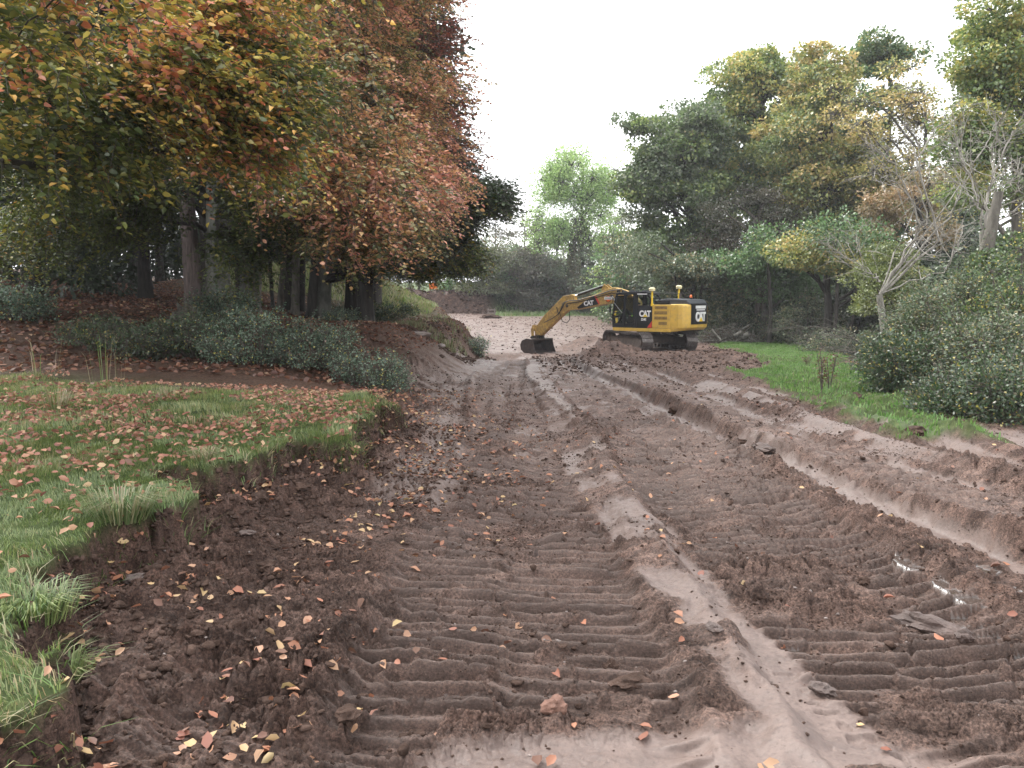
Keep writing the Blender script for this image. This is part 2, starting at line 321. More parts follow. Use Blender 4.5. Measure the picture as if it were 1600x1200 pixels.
    z = z + ss(y, 46, 50) * (1 - ss(y, 96, 100)) * mud * .09 * (vnoise(x * .22, y * 1.3, 105) - .5)
    # turf and wood floor relief
    z = z + wl * (.10 * (fbm(x * 1.1, y * 1.1, 106, 4) - .5) + .03 * (vnoise(x * 9, y * 9, 107) - .5))
    face = wl * (1 - wl) * 4 * near; z = z + face * .30 * (fbm(x * 9, y * 9, 108, 4, .6) - .5)
    # loose spoil at the foot of the turf edge
    toe = np.exp(-((d + .30) / .22)**2) * near * mud; z = z + toe * (.16 * rg(vnoise(x * 3.4, y * 3.4, 109)) * c1 + .05 * c2)
    # puddles: level water lying in the low spots
    lf = ss(d, -1.9, -.2) * near * (1 - wl * 0)
    redn = (1 - .8 * np.clip(ch, 0, 1)) * ss(y, 8, 22) * (.25 + .75 * sm) * mud
    wet = np.zeros_like(x)
    for k, (p, r) in enumerate(PUDDLES):
        q = np.hypot(x - p[0], (y - p[1]) * .8) / (r * 1.7) + (fbm(x * 5, y * 5, 110, 3) - .5) * .7
        hit = (q < 1)
        if k not in PLVL:
            PLVL[k] = float(np.percentile(z[hit], 16)) if hit.sum() > 20 else None
        if PLVL[k] is None: continue
        hit &= z < PLVL[k]; z = np.where(hit, PLVL[k] - .0005 * (x - p[0]), z); wet = np.where(hit, 1., wet)
    # grass cover
    gr = sdpoly(x, y, GRASS_R) + (fbm(x * .8, y * .8, 111, 4) - .5) * 2.2 * ss(y, 12, 30) + (fbm(x * 3, y * 3, 112, 3) - .5) * .7
    gr = ss(gr, -.12, .25)
    gl = ss(d, .0, .10) * ss(wl, .75, .98) * (1 - ss(y + .25 * (x + 6) + 1.2 * wob, 10.2, 13))
    spur = ss(-x, 3.6, 5.5) * np.exp(-((y - 48.5) / 4.5)**4) * ss(x, -20, -15) * ss(z, .0, .9)
    fs = ss(y, 90, 98) * ss(x, -3.5, -1) + ss(y, 56, 60) * ss(x - np.interp(y, [44, 60, 80, 95, 110], [10, 13, 12, 10.5, -1]), 0, 2) + ss(y, 104, 107)
    lit = wl * (1 - gl) * (1 - np.clip(spur, 0, 1)) * np.maximum(ss(y, 9.5, 12), ss(d, .35, .6)) + ss(x - xr, 0.5, 1.5) * (1 - gr)
    grass = np.clip(gl + gr + spur * .9 + np.clip(fs, 0, 1), 0, 1)
    z = z + gr * .05
    return z, grass, np.clip(lit, 0, 1), sm * (1 - wet), wet, d, lugm, redn * (1 - bk), np.clip(np.maximum(np.maximum(lf * 1.2, ch * .85), bk * 1.3), 0, 1)
def zt(x, y): return terrain(x, y)[0]

th = np.concatenate([np.arange(-180, -41, 4.), np.arange(-41, 41.001, .064), np.arange(44, 180.1, 4.)]); th = np.radians(th)
rr = [0.3, .8, 1.3, 1.8, 2.1]
while rr[-1] < 420: rr.append(rr[-1] * (1 + (min(max(.00056 * rr[-1], .0020), .0044) if rr[-1] < 14 else (min(.0044 + .0008 * (rr[-1] - 14), .0088) if rr[-1] < 92 else (.0042 if rr[-1] < 108 else (.0088 if rr[-1] < 125 else .05))))))
rr = np.array(rr)
TH, RR = np.meshgrid(th, rr); GX = (np.sin(TH) * RR).ravel(); GY = (np.cos(TH) * RR).ravel()
gz, g_gr, g_li, g_sm, g_wet, _, g_lug, g_red, g_dk = terrain(GX, GY)
nr, ntc = len(rr), len(th)
ii = np.arange(nr - 1)[:, None] * ntc + np.arange(ntc - 1)[None, :]
F = np.stack([ii, ii + ntc, ii + ntc + 1, ii + 1], -1).reshape(-1, 4)[:, ::-1]
# ground material
m, t, b = mat_new('muddy_ground'); n = t.nodes; l = t.links.new
tcn = n.new('ShaderNodeNewGeometry')
def NZ(scale, det=6, rough=.6, vec=None):
    q = n.new('ShaderNodeTexNoise'); q.inputs['Scale'].default_value = scale; q.inputs['Detail'].default_value = det; q.inputs['Roughness'].default_value = rough
    l(vec or tcn.outputs['Position'], q.inputs['Vector']); return q.outputs['Fac']
def RAMP(src, stops):
    q = n.new('ShaderNodeValToRGB'); e = q.color_ramp.elements
    while len(e) < len(stops): e.new(.5)
    for i_, (p, c) in enumerate(stops): e[i_].position = p; e[i_].color = tuple(c) + (1,) if len(c) == 3 else c
    l(src, q.inputs[0]); return q.outputs[0]
def MIX(f, a, b_, bt='MIX'):
    q = n.new('ShaderNodeMixRGB'); q.blend_type = bt
    for k, v in ((0, f), (1, a), (2, b_)):
        if hasattr(v, 'links'): l(v, q.inputs[k])
        else: q.inputs[k].default_value = v if k == 0 else tuple(v) + (1,)
    return q.outputs[0]
def ATT(nm):
    q = n.new('ShaderNodeAttribute'); q.attribute_name = nm; return q.outputs['Fac']
def MATH(op, a, b_):
    q = n.new('ShaderNodeMath'); q.operation = op; q.use_clamp = False
    for k, v in ((0, a), (1, b_)):
        if hasattr(v, 'links'): l(v, q.inputs[k])
        else: q.inputs[k].default_value = v
    return q.outputs[0]
big = NZ(.55, 5); mid = NZ(4.5, 8, .7); fin = NZ(34, 6, .7)
rough_c = RAMP(mid, [(.30, (.045, .030, .025)), (.5, (.115, .078, .065)), (.70, (.205, .143, .120))])
rough_c = MIX(RAMP(big, [(.35, (0, 0, 0)), (.7, (.55, .55, .55))]), rough_c, (.12, .072, .056))
smooth_c = RAMP(mid, [(.25, (.092, .064, .054)), (.55, (.142, .101, .086)), (.8, (.19, .14, .12))])
smooth_c = MIX(RAMP(fin, [(.52, (0, 0, 0)), (.66, (.6, .6, .6))]), smooth_c, (.075, .05, .042))
spk = RAMP(NZ(75, 5, .75), [(.36, (.20, .20, .20)), (.5, (.92, .92, .92)), (.64, (1.9, 1.85, 1.8))]); rough_c = MIX(.85, rough_c, spk, 'MULTIPLY')
mpp = n.new('ShaderNodeMapping'); mpp.inputs['Scale'].default_value = (2.2, 9.5, 2.2); l(tcn.outputs['Position'], mpp.inputs[0]); bars = RAMP(NZ(1.0, 4, .6, mpp.outputs[0]), [(.40, (.50, .49, .48)), (.52, (1, 1, 1)), (.62, (1.4, 1.38, 1.36))]); rough_c = MIX(.75, rough_c, bars, 'MULTIPLY')
spk2 = RAMP(NZ(48, 6, .8), [(.34, (.35, .33, .32)), (.46, (1, 1, 1)), (.70, (1.2, 1.2, 1.2))]); smooth_c = MIX(.7, smooth_c, spk2, 'MULTIPLY')
smf = RAMP(MATH('ADD', ATT('smooth_mud'), MATH('MULTIPLY', MATH('SUBTRACT', NZ(13, 8, .75), .5), 1.5)), [(.38, (0, 0, 0)), (.58, (1, 1, 1))])
mudc = MIX(smf, rough_c, smooth_c)
mudc = MIX(MATH('MULTIPLY', ATT('red_soil'), .62), mudc, RAMP(mid, [(.3, (.088, .056, .044)), (.7, (.17, .112, .090))]))
mudc = MIX(MATH('MULTIPLY', ATT('lug_mud'), .5), mudc, (.140, .092, .074))
mudc = MIX(MATH('MULTIPLY', ATT('topsoil'), RAMP(NZ(2.2, 5), [(.35, (.3, .3, .3)), (.6, (.9, .9, .9))])), mudc, MIX(1.0, mudc, (.62, .57, .55), 'MULTIPLY'))
gravel = RAMP(NZ(60, 3), [(.62, (0, 0, 0)), (.72, (.5, .5, .5))]); mudc = MIX(gravel, mudc, (.24, .17, .14))
grassc = RAMP(NZ(7, 6), [(.3, (.035, .048, .018)), (.55, (.07, .10, .034)), (.75, (.14, .15, .065))])
litc = RAMP(NZ(22, 7, .75), [(.32, (.024, .015, .011)), (.52, (.066, .038, .026)), (.70, (.14, .075, .05))])
col = MIX(ATT('litter'), mudc, litc); col = MIX(ATT('grass_cover'), col, grassc); col = MIX(ATT('wet'), col, (.06, .045, .038))
l(col, b.inputs['Base Color'])
rgh = MIX(MATH('MAXIMUM', smf, MATH('MULTIPLY', ATT('lug_mud'), .7)), RAMP(mid, [(.3, (.62, .62, .62)), (.7, (.85, .85, .85))]), RAMP(mid, [(.3, (.40, .40, .40)), (.7, (.66, .66, .66))]))
rgh = MIX(MATH('MAXIMUM', ATT('litter'), ATT('grass_cover')), rgh, (.9, .9, .9)); rgh = MIX(ATT('wet'), rgh, (.06, .06, .06))
l(rgh, b.inputs['Roughness']); l(MATH('ADD', .12, MATH('MULTIPLY', MATH('MAXIMUM', MATH('MAXIMUM', ATT('smooth_mud'), MATH('MULTIPLY', ATT('lug_mud'), 1.1)), ATT('wet')), .42)), b.inputs['Specular IOR Level'])
bh = MATH('ADD', NZ(30, 9, .78), MATH('MULTIPLY', NZ(110, 6, .75), .6))
bp = n.new('ShaderNodeBump'); bp.inputs['Distance'].default_value = .03
bs = MATH('SUBTRACT', .85, MATH('MULTIPLY', ATT('smooth_mud'), .62)); bs = MATH('MULTIPLY', bs, MATH('SUBTRACT', 1.0, ATT('wet')))
l(bs, bp.inputs['Strength']); l(bh, bp.inputs['Height']); l(bp.outputs[0], b.inputs['Normal'])
M_GROUND = m
g = mesh_np('ground', np.stack([GX, GY, gz], -1), F, m, None, dict(grass_cover=g_gr, litter=g_li, smooth_mud=g_sm, wet=g_wet, lug_mud=g_lug, red_soil=g_red, topsoil=g_dk), smooth=True)
tag(g, kind='structure')
# ------------------------------------------------------------------ vegetation tools
def tubes(paths, radii, sides=6):
    """paths: list of (k,3) arrays, radii: list of (k,) arrays -> V, F"""
    VV, FF = [], []; o = 0
    for P, r in zip(paths, radii):
        P = np.asarray(P, float); k = len(P)
        T = nrm(np.gradient(P, axis=0)); ref = np.where(np.abs(T[:, 2:3]) > .9, np.array([[1., 0, 0]]), np.array([[0, 0, 1.]]))
        A = nrm(np.cross(T, ref)); B = np.cross(T, A)
        an = np.linspace(0, 2 * math.pi, sides, endpoint=False)
        V = P[:, None, :] + np.asarray(r)[:, None, None] * (np.cos(an)[None, :, None] * A[:, None, :] + np.sin(an)[None, :, None] * B[:, None, :])
        VV.append(V.reshape(-1, 3)); i = np.arange(k - 1)[:, None] * sides; j = np.arange(sides)[None, :]; j2 = (j + 1) % sides
        FF.append((np.stack([i + j, i + j2, i + sides + j2, i + sides + j], -1).reshape(-1, 4) + o)); o += k * sides
    return np.concatenate(VV), np.concatenate(FF)
def bez(a, b, c, k=8):
    t = np.linspace(0, 1, k)[:, None]; return (1 - t)**2 * a + 2 * t * (1 - t) * b + t * t * c
def leaf_geo(P, U, N, Ln, Wd, six=False):
    V = nrm(np.cross(N, U)); N = np.cross(U, V); n_ = len(P); Ln = np.broadcast_to(Ln, (n_,))[:, None]; Wd = np.broadcast_to(Wd, (n_,))[:, None]
    if six:
        c1, c2, c3 = (RNG.random((n_, 1)) * q_ - o_ for q_, o_ in ((.55, .1), (.55, .1), (.45, .28)))
        pts = [P, P + U * Ln * .30 + V * Wd * .46 + N * Wd * c1, P + U * Ln * .68 + V * Wd * .38 + N * Wd * c1 * .8, P + U * Ln * .97 + N * Ln * c3, P + U * Ln * .68 - V * Wd * .38 + N * Wd * c2 * .8, P + U * Ln * .30 - V * Wd * .46 + N * Wd * c2]
        X = np.stack(pts, 1).reshape(-1, 3); b_ = np.arange(n_)[:, None] * 6
        F = np.stack([b_ + np.array([[0, 1, 2, 3]]), b_ + np.array([[0, 3, 4, 5]])], 1).reshape(-1, 4); return X, F, 2
    X = np.stack([P, P + U * Ln * .48 + V * Wd * .5 + N * Wd * .12, P + U * Ln, P + U * Ln * .48 - V * Wd * .5 + N * Wd * .12], 1).reshape(-1, 3)
    return X, np.arange(n_ * 4).reshape(-1, 4), 1
def oval_leaf(n_, L_, W_):
    """curled beech leaves, 11 vertices each, lying about the origin"""
    T_ = np.array([0, .10, .28, .52, .76, .93, 1.]); Wt = np.array([0, .26, .46, .5, .36, .13, 0]); V = np.zeros((n_, 17, 3)); ar = (RNG.random(n_) - .35) * 1.5; fo = RNG.random(n_) * .9 - .15; tw = (RNG.random(n_) - .5) * .9; cu = (RNG.random(n_) - .5) * .35
    k = 0; idm = [0]; l_, r_ = [], []
    for j, t in enumerate(T_):
        zc = ar * .25 * np.sin(math.pi * t) * L_; yc = cu * L_ * t * (1 - t) * 1.5; V[:, k] = np.stack([t * L_ * np.cos(ar * .4) - L_ / 2, yc, zc], -1); m_ = k; k += 1
        if 0 < j < 6:
            for s_, lst in ((1, l_), (-1, r_)):
                w_ = Wt[j] * W_ * (1 + .12 * (RNG.random(n_) - .5)); V[:, k] = np.stack([t * L_ * np.cos(ar * .4) - L_ / 2, yc + s_ * w_ * np.cos(fo), zc + w_ * np.sin(fo) + s_ * tw * t * w_ * .5], -1); lst.append(k); k += 1
        if j: idm.append(m_)
    Fq = [(idm[0], idm[1], l_[0], l_[0]), ]
    q = []; tri = [(idm[0], idm[1], l_[0]), (idm[0], r_[0], idm[1]), (idm[5], idm[6], l_[4]), (idm[5], r_[4], idm[6])]
    for j in range(1, 5): q += [(idm[j], idm[j + 1], l_[j], l_[j - 1]), (idm[j + 1], idm[j], r_[j - 1], r_[j])]
    return V, np.array(q), np.array(tri)
def pick(pal, n_, sel=None):
    """pal: list of (weight, rgb); sel in 0..1 orders along the palette"""
    wts = np.array([p[0] for p in pal], float); cum = np.cumsum(wts / wts.sum()); cols = np.array([p[1] for p in pal])
    if sel is None: sel = RNG.random(n_)
    i = np.searchsorted(cum, np.clip(sel, 0, .9999)); c = cols[np.clip(i, 0, len(pal) - 1)]
    return np.clip(c * (1 + .28 * (RNG.random((n_, 1)) - .5) + .10 * (RNG.random((n_, 3)) - .5)), .003, .95)
def ellipsoid_pts(n_, shell=.35):
    v = nrm(RNG.normal(size=(n_, 3))); r = (shell + (1 - shell) * RNG.random(n_))**(1 / 1.6); return v * r[:, None]
def leaves_at(name, P, out, ln, wd, pal, parent, mat=None, flat=.5, six=False, sel=None, droop=.2, extra=None):
    n_ = len(P); U = nrm(out + RNG.normal(size=(n_, 3)) * .65 - np.array([0, 0, droop])); N = nrm(RNG.normal(size=(n_, 3)) * (1 - flat) + np.array([0, 0, 1.]) * flat)
    s = .7 + .6 * RNG.random(n_); X, F, q = leaf_geo(P, U, N, ln * s, wd * s, six); c = pick(pal, n_, sel)
    if extra: return mesh_np(name, np.concatenate([X, extra[0]]), np.concatenate([F, extra[1] + len(X)]), mat or M_LEAF, parent, facecol=np.concatenate([np.repeat(c, q, 0), extra[2]]))
    return mesh_np(name, X, F, mat or M_LEAF, parent, facecol=np.repeat(c, q, 0))
def trunk_geo(pts, r0, r1, sides=14, k=14, flare=.35, seed=0):
    pts = np.asarray(pts, float); tt = np.linspace(0, 1, len(pts)); t = np.linspace(0, 1, k) ** 1.3
    P = np.stack([np.interp(t, tt, pts[:, i]) for i in range(3)], -1); Hh = np.linalg.norm(pts[-1] - pts[0])
    r = r0 * (1 - t) + r1 * t; r = r * (1 + flare * np.exp(-t * Hh / (r0 * 1.3)))
    V, F = tubes([P], [r], sides); V = V.reshape(k, sides, 3); a = np.linspace(0, 2 * math.pi, sides, endpoint=False)
    lob = 1 + .10 * np.sin(a * 3 + seed)[None, :] + .18 * np.sin(a * 5 + seed * 2)[None, :] * np.exp(-t * Hh / (r0 * 2))[:, None] + .06 * (RNG.random((k, sides)) - .5)
    V = P[:, None] + (V - P[:, None]) * lob[..., None]; return V.reshape(-1, 3), F
def grow(trunk, targets, r_limb, prim=9, up=.25, tr0=.3, k=7, sag=0.0):
    """limbs from the trunk line to target points; secondary limbs fork off the primaries"""
    trunk = np.asarray(trunk, float); tt = np.linspace(0, 1, 40); tl = np.linspace(0, 1, len(trunk)); TP = np.stack([np.interp(tt, tl, trunk[:, i]) for i in range(3)], -1)
    targets = np.asarray(targets); order = RNG.permutation(len(targets)); paths, rad = [], []; nodes = []
    for q, i in enumerate(order):
        T = targets[i]
        if q < prim or not nodes:
            hd = np.linalg.norm(TP[:, :2] - T[:2], axis=1); want = T[2] - hd * (.55 + up); j = int(np.argmin(np.abs(TP[:, 2] - want) + (tt < tr0) * 50)); A = TP[j]; ra = r_limb
        else:
            NP = np.array([x[0] for x in nodes]); nr_ = np.array([x[1] for x in nodes]); dd = np.linalg.norm(NP - T, axis=1) + 1.2 * np.maximum(0, NP[:, 2] - T[2] + .3)
            j = int(np.argmin(dd)); A = NP[j]; ra = nr_[j] * .8
        ln = np.linalg.norm(T - A); M = (A + T) / 2 + np.array([0, 0, ln * (up - sag)]) + RNG.normal(size=3) * ln * .10
        P = bez(A, M, T, k); P[1:-1] += RNG.normal(size=(k - 2, 3)) * ln * .018
        r = np.linspace(ra, max(ra * .22, .008), k); paths.append(P); rad.append(r)
        for w_ in range(2, k): nodes.append((P[w_], r[w_]))
    return paths, rad
def tree(name, label, cat, group, base, pts, r0, clumps, pal, nleaf, ln, wd, crad, barkmat, limb=.13, prim=9, six=False, flat=.5, twig=0, seln=.35, squash=.6, up=.25, leafmat_=None, sides=14, sag=0., tr0=.3, rtop=None, selz=0.):
    """base (x,y,z); pts trunk offsets; clumps (n,3) offsets of leaf clumps"""
    root = empty(name, tuple(base)); tag(root, label, cat, group)
    V, F = trunk_geo(pts, r0, rtop or r0 * .35, sides=sides, seed=len(label)); mesh_np('trunk', V, F, barkmat, root, smooth=True)
    clumps = np.asarray(clumps, float); paths, rad = grow(pts, clumps, limb, prim, up=up, sag=sag, tr0=tr0)
    V, F = tubes(paths, rad, 5); mesh_np('limbs', V, F, barkmat, root, smooth=True)
    per = np.maximum(1, (nleaf / len(clumps) * (.5 + RNG.random(len(clumps)))).astype(int)); idx = np.repeat(np.arange(len(clumps)), per)
    cr_ = crad * (.65 + .7 * RNG.random(len(clumps))); E = ellipsoid_pts(len(idx)); off = E * cr_[idx][:, None] * np.array([1, 1, squash])
    P = clumps[idx] + off; P += .25 * crad * (np.stack([noise3(P * 1.7 / crad, k_) for k_ in (1, 2, 3)], -1) - .5)
    cs = RNG.random(len(clumps)); sel = np.clip(cs[idx] * seln + (1 - seln) * RNG.random(len(idx)) + selz * (E[:, 2]) , 0, 1)
    leaves_at('crown', P, nrm(off), ln, wd, pal, root, leafmat_, flat, six, sel)
    if twig:
        n_ = min(twig, len(P)); q = RNG.choice(len(P), n_, replace=False); A = clumps[idx[q]]; B = P[q]
        pp = [np.stack([a, (a + b_) / 2 + RNG.normal(size=3) * .04 * crad, b_]) for a, b_ in zip(A, B)]
        V, F = tubes(pp, [np.array([.012, .008, .003]) * max(1, ln / .08)] * n_, 3); mesh_np('twigs', V, F, barkmat, root)
    return root
def crown_pts(n_, c, rad, hollow=.3, seed=0, bias=0.):
    """clump centres filling an ellipsoid, with irregular gaps"""
    o = []
    c = np.asarray(c, float); rad = np.asarray(rad, float)
    while len(o) < n_:
        v = nrm(RNG.normal(size=(1, 3)))[0] * (hollow + (1 - hollow) * RNG.random())**.5
        p = c + v * rad
        if all(np.linalg.norm((p - q) / rad) > .42 / n_**.333 * 1.6 for q in o[-200:]) or RNG.random() < .04: o.append(p)
    return np.array(o)
def bough_sprays(A, D, Ls, K, ln, wd, droop, pal, sel, name, parent, twigmat, twigs=True, six=True, mat=None, ret=False):
    """flat leafy sprays: alternate leaves along drooping twigs. A bases, D directions, Ls lengths"""
    m = len(A); t = (np.arange(K) + .6) / K; side = np.where(np.arange(K) % 2, 1., -1.)
    H = nrm(D * np.array([1, 1, .25])); S = nrm(np.cross(H, np.array([0, 0, 1.])))
    pos = lambda tt: A[:, None] + D[:, None] * (Ls[:, None] * tt)[..., None] - np.array([0, 0, 1.]) * (droop * Ls[:, None] * tt**2)[..., None]
    tt = np.clip(t[None] + (RNG.random((m, K)) - .5) * .6 / K, 0, 1); P = pos(tt)
    U = nrm(H[:, None] * .55 + S[:, None] * side[None, :, None] * (.8 + .3 * RNG.random((m, K, 1))) + RNG.normal(size=(m, K, 3)) * .28 - np.array([0, 0, .25]))
    P = P + U * .02
    N = nrm(np.array([0, 0, 1.]) + RNG.normal(size=(m, K, 3)) * .38); P = P.reshape(-1, 3); U = U.reshape(-1, 3); N = N.reshape(-1, 3)
    s = .65 + .6 * RNG.random(len(P)); X, F, q = leaf_geo(P, U, N, ln * s, wd * s, six)
    sel_ = np.clip(np.repeat(sel, K) + (RNG.random(len(P)) - .5) * .34, 0, 1); c = pick(pal, len(P), sel_)
    if not ret: mesh_np(name, X, F, mat or M_LEAF, parent, facecol=np.repeat(c, q, 0))
    if twigs:
        k = 4; tk = np.linspace(0, 1, k); Q = pos(np.broadcast_to(tk, (m, k))); V, F2 = tubes(list(Q), [np.linspace(.006, .0018, k) * max(1, (ln / .078)**2)] * m, 3); mesh_np('twigs', V, F2, twigmat, parent)
    if ret: return X, F, np.repeat(c, q, 0)
# ------------------------------------------------------------------ trees, left: beech wood
G = lambda x, y: float(macro(np.array([x]), np.array([y]))[0])
ORANGE = [(1.6, (0.376, 0.127, 0.086)), (3.2, (0.559, 0.247, 0.185)), (3.2, (0.626, 0.304, 0.179)), (3, (0.56, 0.331, 0.134)), (3.4, (0.284, 0.243, 0.087)), (3.6, (0.116, 0.137, 0.048))]
MIXED = [(1.2, (0.597, 0.26, 0.181)), (1.5, (0.568, 0.186, 0.09)), (1.6, (0.717, 0.424, 0.109)), (2.0, (0.506, 0.416, 0.09)), (3.2, (0.195, 0.207, 0.048)), (3.4, (0.093, 0.126, 0.033)), (2.5, (0.05, 0.072, 0.025))]
OLIVE = [(0.5, (0.54, 0.3, 0.06)), (1.8, (0.312, 0.288, 0.048)), (3, (0.144, 0.18, 0.036)), (3, (0.072, 0.108, 0.024)), (2, (0.036, 0.06, 0.018))]
RUSSET = [(3, (.20, .045, .028)), (3, (.30, .085, .045)), (2, (.22, .10, .05)), (2, (.08, .055, .03)), (2, (.05, .06, .022))]
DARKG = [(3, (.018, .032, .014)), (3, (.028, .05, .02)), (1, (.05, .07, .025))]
def hull_clumps(rows, n_):
    """rows: (px,py,depth, spread_px, spread_depth) seeds in view -> world points"""
    wts = np.array([r[5] if len(r) > 5 else 1. for r in rows]); pi = RNG.choice(len(rows), n_, p=wts / wts.sum()); o = []
    for i in pi:
        px, py, d, sp, sdp = rows[i][:5]; q = RNG.uniform(-1, 1, 3); o.append(at(px + q[0] * sp, py + q[1] * sp, d + q[2] * sdp))
    return np.array(o)
def big_beech(label, group, trunk_xy, trunk_h, r0, rows, nsp, K, ln, wd, Lsp, droop, pal, barkmat, limb, prim, centre, selmap, name='beech_tree', six=True, lean=(0, 0), twigs=True, nclump=60, crad=.9):
    bx, by = trunk_xy; bz = G(bx, by) - .1; root = empty(name, (bx, by, bz)); tag(root, label, 'tree', group); B = np.array([bx, by, bz])
    tp = np.array([[0, 0, 0], [lean[0] * .3 + .1, lean[1] * .3, trunk_h * .35], [lean[0] * .7 - .05, lean[1] * .7, trunk_h * .7], [lean[0], lean[1], trunk_h]])
    V, F = trunk_geo(tp, r0, r0 * .3, seed=3, sides=20, k=22); mesh_np('trunk', V, F, barkmat, root, smooth=True)
    C = hull_clumps(rows, nclump); paths, rad = grow(tp, C - B, limb, prim, up=.12, k=9, sag=.02, tr0=.15)
    V, F = tubes(paths, rad, 6); mesh_np('limbs', V, F, M_DARKBARK, root, smooth=True)
    ci = RNG.integers(0, len(C), nsp); off = ellipsoid_pts(nsp, .1) * crad * np.array([1.25, 1.25, .62]); A = C[ci] + off
    cc = np.array(centre); D = nrm(nrm((A - cc) * np.array([1, 1, .4])) * .9 + RNG.normal(size=A.shape) * .45 + np.array([0, 0, .05]))
    Ls = Lsp * (.55 + .8 * RNG.random(nsp)); sel = selmap(A) + .55 * (RNG.random(nsp) - .5) + 1.0 * (noise3(A * 1.3, 3) - .5)
    bough_sprays(A - B, D, Ls, K, ln, wd, droop, pal, np.clip(sel, 0, 1), 'crown', root, M_TWIG, twigs, six)
    return root
def pxof(A):
    r = A - EYE; c, s_ = math.cos(PITCH), math.sin(PITCH); d = r[:, 1] * c - r[:, 2] * s_; u = r[:, 1] * s_ + r[:, 2] * c
    return 800 + FPX * r[:, 0] / d, 600 - FPX * u / d
# boughs nearest the viewer, from a beech standing just left of the view
rowsA = [(20, 40, 10, 120, 3.0), (150, 60, 9.5, 120, 3), (290, 60, 9.5, 110, 2.5), (60, 170, 9, 95, 2.5), (190, 180, 10, 90, 2.5), (310, 150, 10.5, 80, 2.5), (-90, 120, 9, 120, 2.5), (80, 235, 10, 40, 2, .5), (380, 60, 11, 90, 2.5), (150, -60, 10, 150, 3, 1.2), (330, -60, 11, 120, 3, 1.1), (350, 215, 10, 45, 1.5, .5)]
big_beech('beech with large mottled green, yellow and orange leaves hanging in from the top left corner', None, (-11.0, 12.5), 11.5, .42, rowsA, 5200, 15, .078, .050, .50, .45, MIXED, M_BEECH, .13, 7, (-10, 13, 5.5),
          lambda A: .55 - .0004 * (pxof(A)[0] - 150) + .0004 * (pxof(A)[1] - 120), nclump=62, crad=.62)
# the orange beech: trunk pair stands at the wood's edge
rowsB = [(430, 30, 19, 110, 4), (530, 20, 21, 90, 4), (615, 30, 23, 50, 4), (450, 150, 18, 90, 4), (545, 150, 20, 85, 4), (630, 150, 22, 50, 3), (500, 260, 18, 75, 4), (580, 270, 20, 65, 4), (635, 255, 22, 36, 3), (560, 325, 18, 42, 3, .8), (600, 325, 19, 30, 3, .7), (480, 295, 19, 50, 3, .8), (420, -70, 20, 130, 4, 1), (560, -70, 21, 120, 4, 1), (620, -60, 23, 60, 4, .8), (370, 230, 18, 50, 3, .5), (590, 372, 17.5, 20, 2, .22)]
big_beech('big copper-orange beech whose leafy boughs sweep down over the left of the track', None, (-9.45, 26.3), 15, .37, rowsB, 11500, 13, .095, .062, .62, .50, ORANGE, M_BEECH, .16, 9, (-8.5, 26, 7),
          lambda A: .60 - .0006 * (pxof(A)[0] - 520), nclump=120, crad=.95)
# green-yellow curtain hanging in front of the trunks
rowsC = [(170, 275, 19, 45, 3), (225, 300, 20, 30, 3, .7), (410, 290, 19, 45, 3), (420, 330, 19, 24, 2.5, .6), (350, 215, 21, 40, 3, .5), (160, 330, 20, 45, 3), (240, 360, 20, 16, 1.5, .3), (385, 392, 18, 12, 1, .3), (470, 330, 20, 30, 2, .6), (70, 300, 18, 70, 3), (60, 250, 17, 70, 3), (180, 235, 18, 60, 3), (290, 190, 19, 40, 3, .6), (520, 340, 21, 28, 2, .6), (392, 440, 17.5, 8, .5, .12), (60, 360, 19, 50, 2, .5)]
big_beech('beech with dull olive and yellow leaves hanging low before the dark trunks', None, (-6.6 - 3.2, 24.0 + 6.5), 13, .33, rowsC, 5600, 13, .088, .058, .55, .5, OLIVE, M_BEECH, .12, 8, (-9.5, 27, 6),
          lambda A: .50 + 0 * A[:, 0], nclump=75, crad=.85)
# russet crown and dark green oak further along the wood edge
rowsD = [(610, 60, 31, 55, 3), (655, 140, 32, 34, 3), (655, 60, 32, 26, 3), (672, 215, 31, 28, 2), (630, 0, 31, 42, 3), (600, 140, 31, 50, 3), (580, 10, 32, 60, 3), (635, -50, 32, 40, 3), (700, 270, 31, 22, 2, .5)]
big_beech('dull russet beech crown standing highest at the edge of the open sky', None, (-5.9, 33.0), 17, .32, rowsD, 5200, 12, .125, .085, .8, .35, RUSSET, M_DARKBARK, .15, 8, (-5.5, 33, 9), lambda A: .45 + 0 * A[:, 0], six=False, nclump=60, crad=1.1)
OAK = [(2, (.02, .04, .016)), (3, (.035, .065, .022)), (2, (.06, .10, .028)), (.6, (.2, .19, .04))]
rowsE = [(680, 280, 30, 32, 2), (728, 290, 29.5, 20, 1.5), (758, 312, 29, 14, 1), (705, 325, 30, 22, 1.5), (670, 330, 31, 40, 2), (640, 380, 31, 35, 2), (690, 350, 30.5, 30, 2), (600, 330, 32, 50, 2)]
big_beech('dark green oak with one bough reaching out over the track against the sky', None, (-6.9, 35.2), 12, .30, rowsE, 2600, 12, .13, .09, .7, .2, OAK, M_DARKBARK, .13, 7, (-7, 34, 5), lambda A: .4 + 0 * A[:, 0], name='oak_tree', six=False, nclump=42, crad=.75)
YG = [(1, (.34, .18, .03)), (2, (.28, .24, .035)), (3, (.16, .20, .03)), (3, (.07, .11, .022)), (1.5, (.03, .05, .015))]
rowsF = [(600, 392, 33, 35, 2), (640, 400, 32, 28, 2), (680, 392, 32, 32, 2), (712, 405, 31, 22, 1.5), (660, 365, 33, 35, 2), (700, 365, 32, 30, 2), (560, 395, 34, 30, 2), (620, 350, 34, 50, 2)]
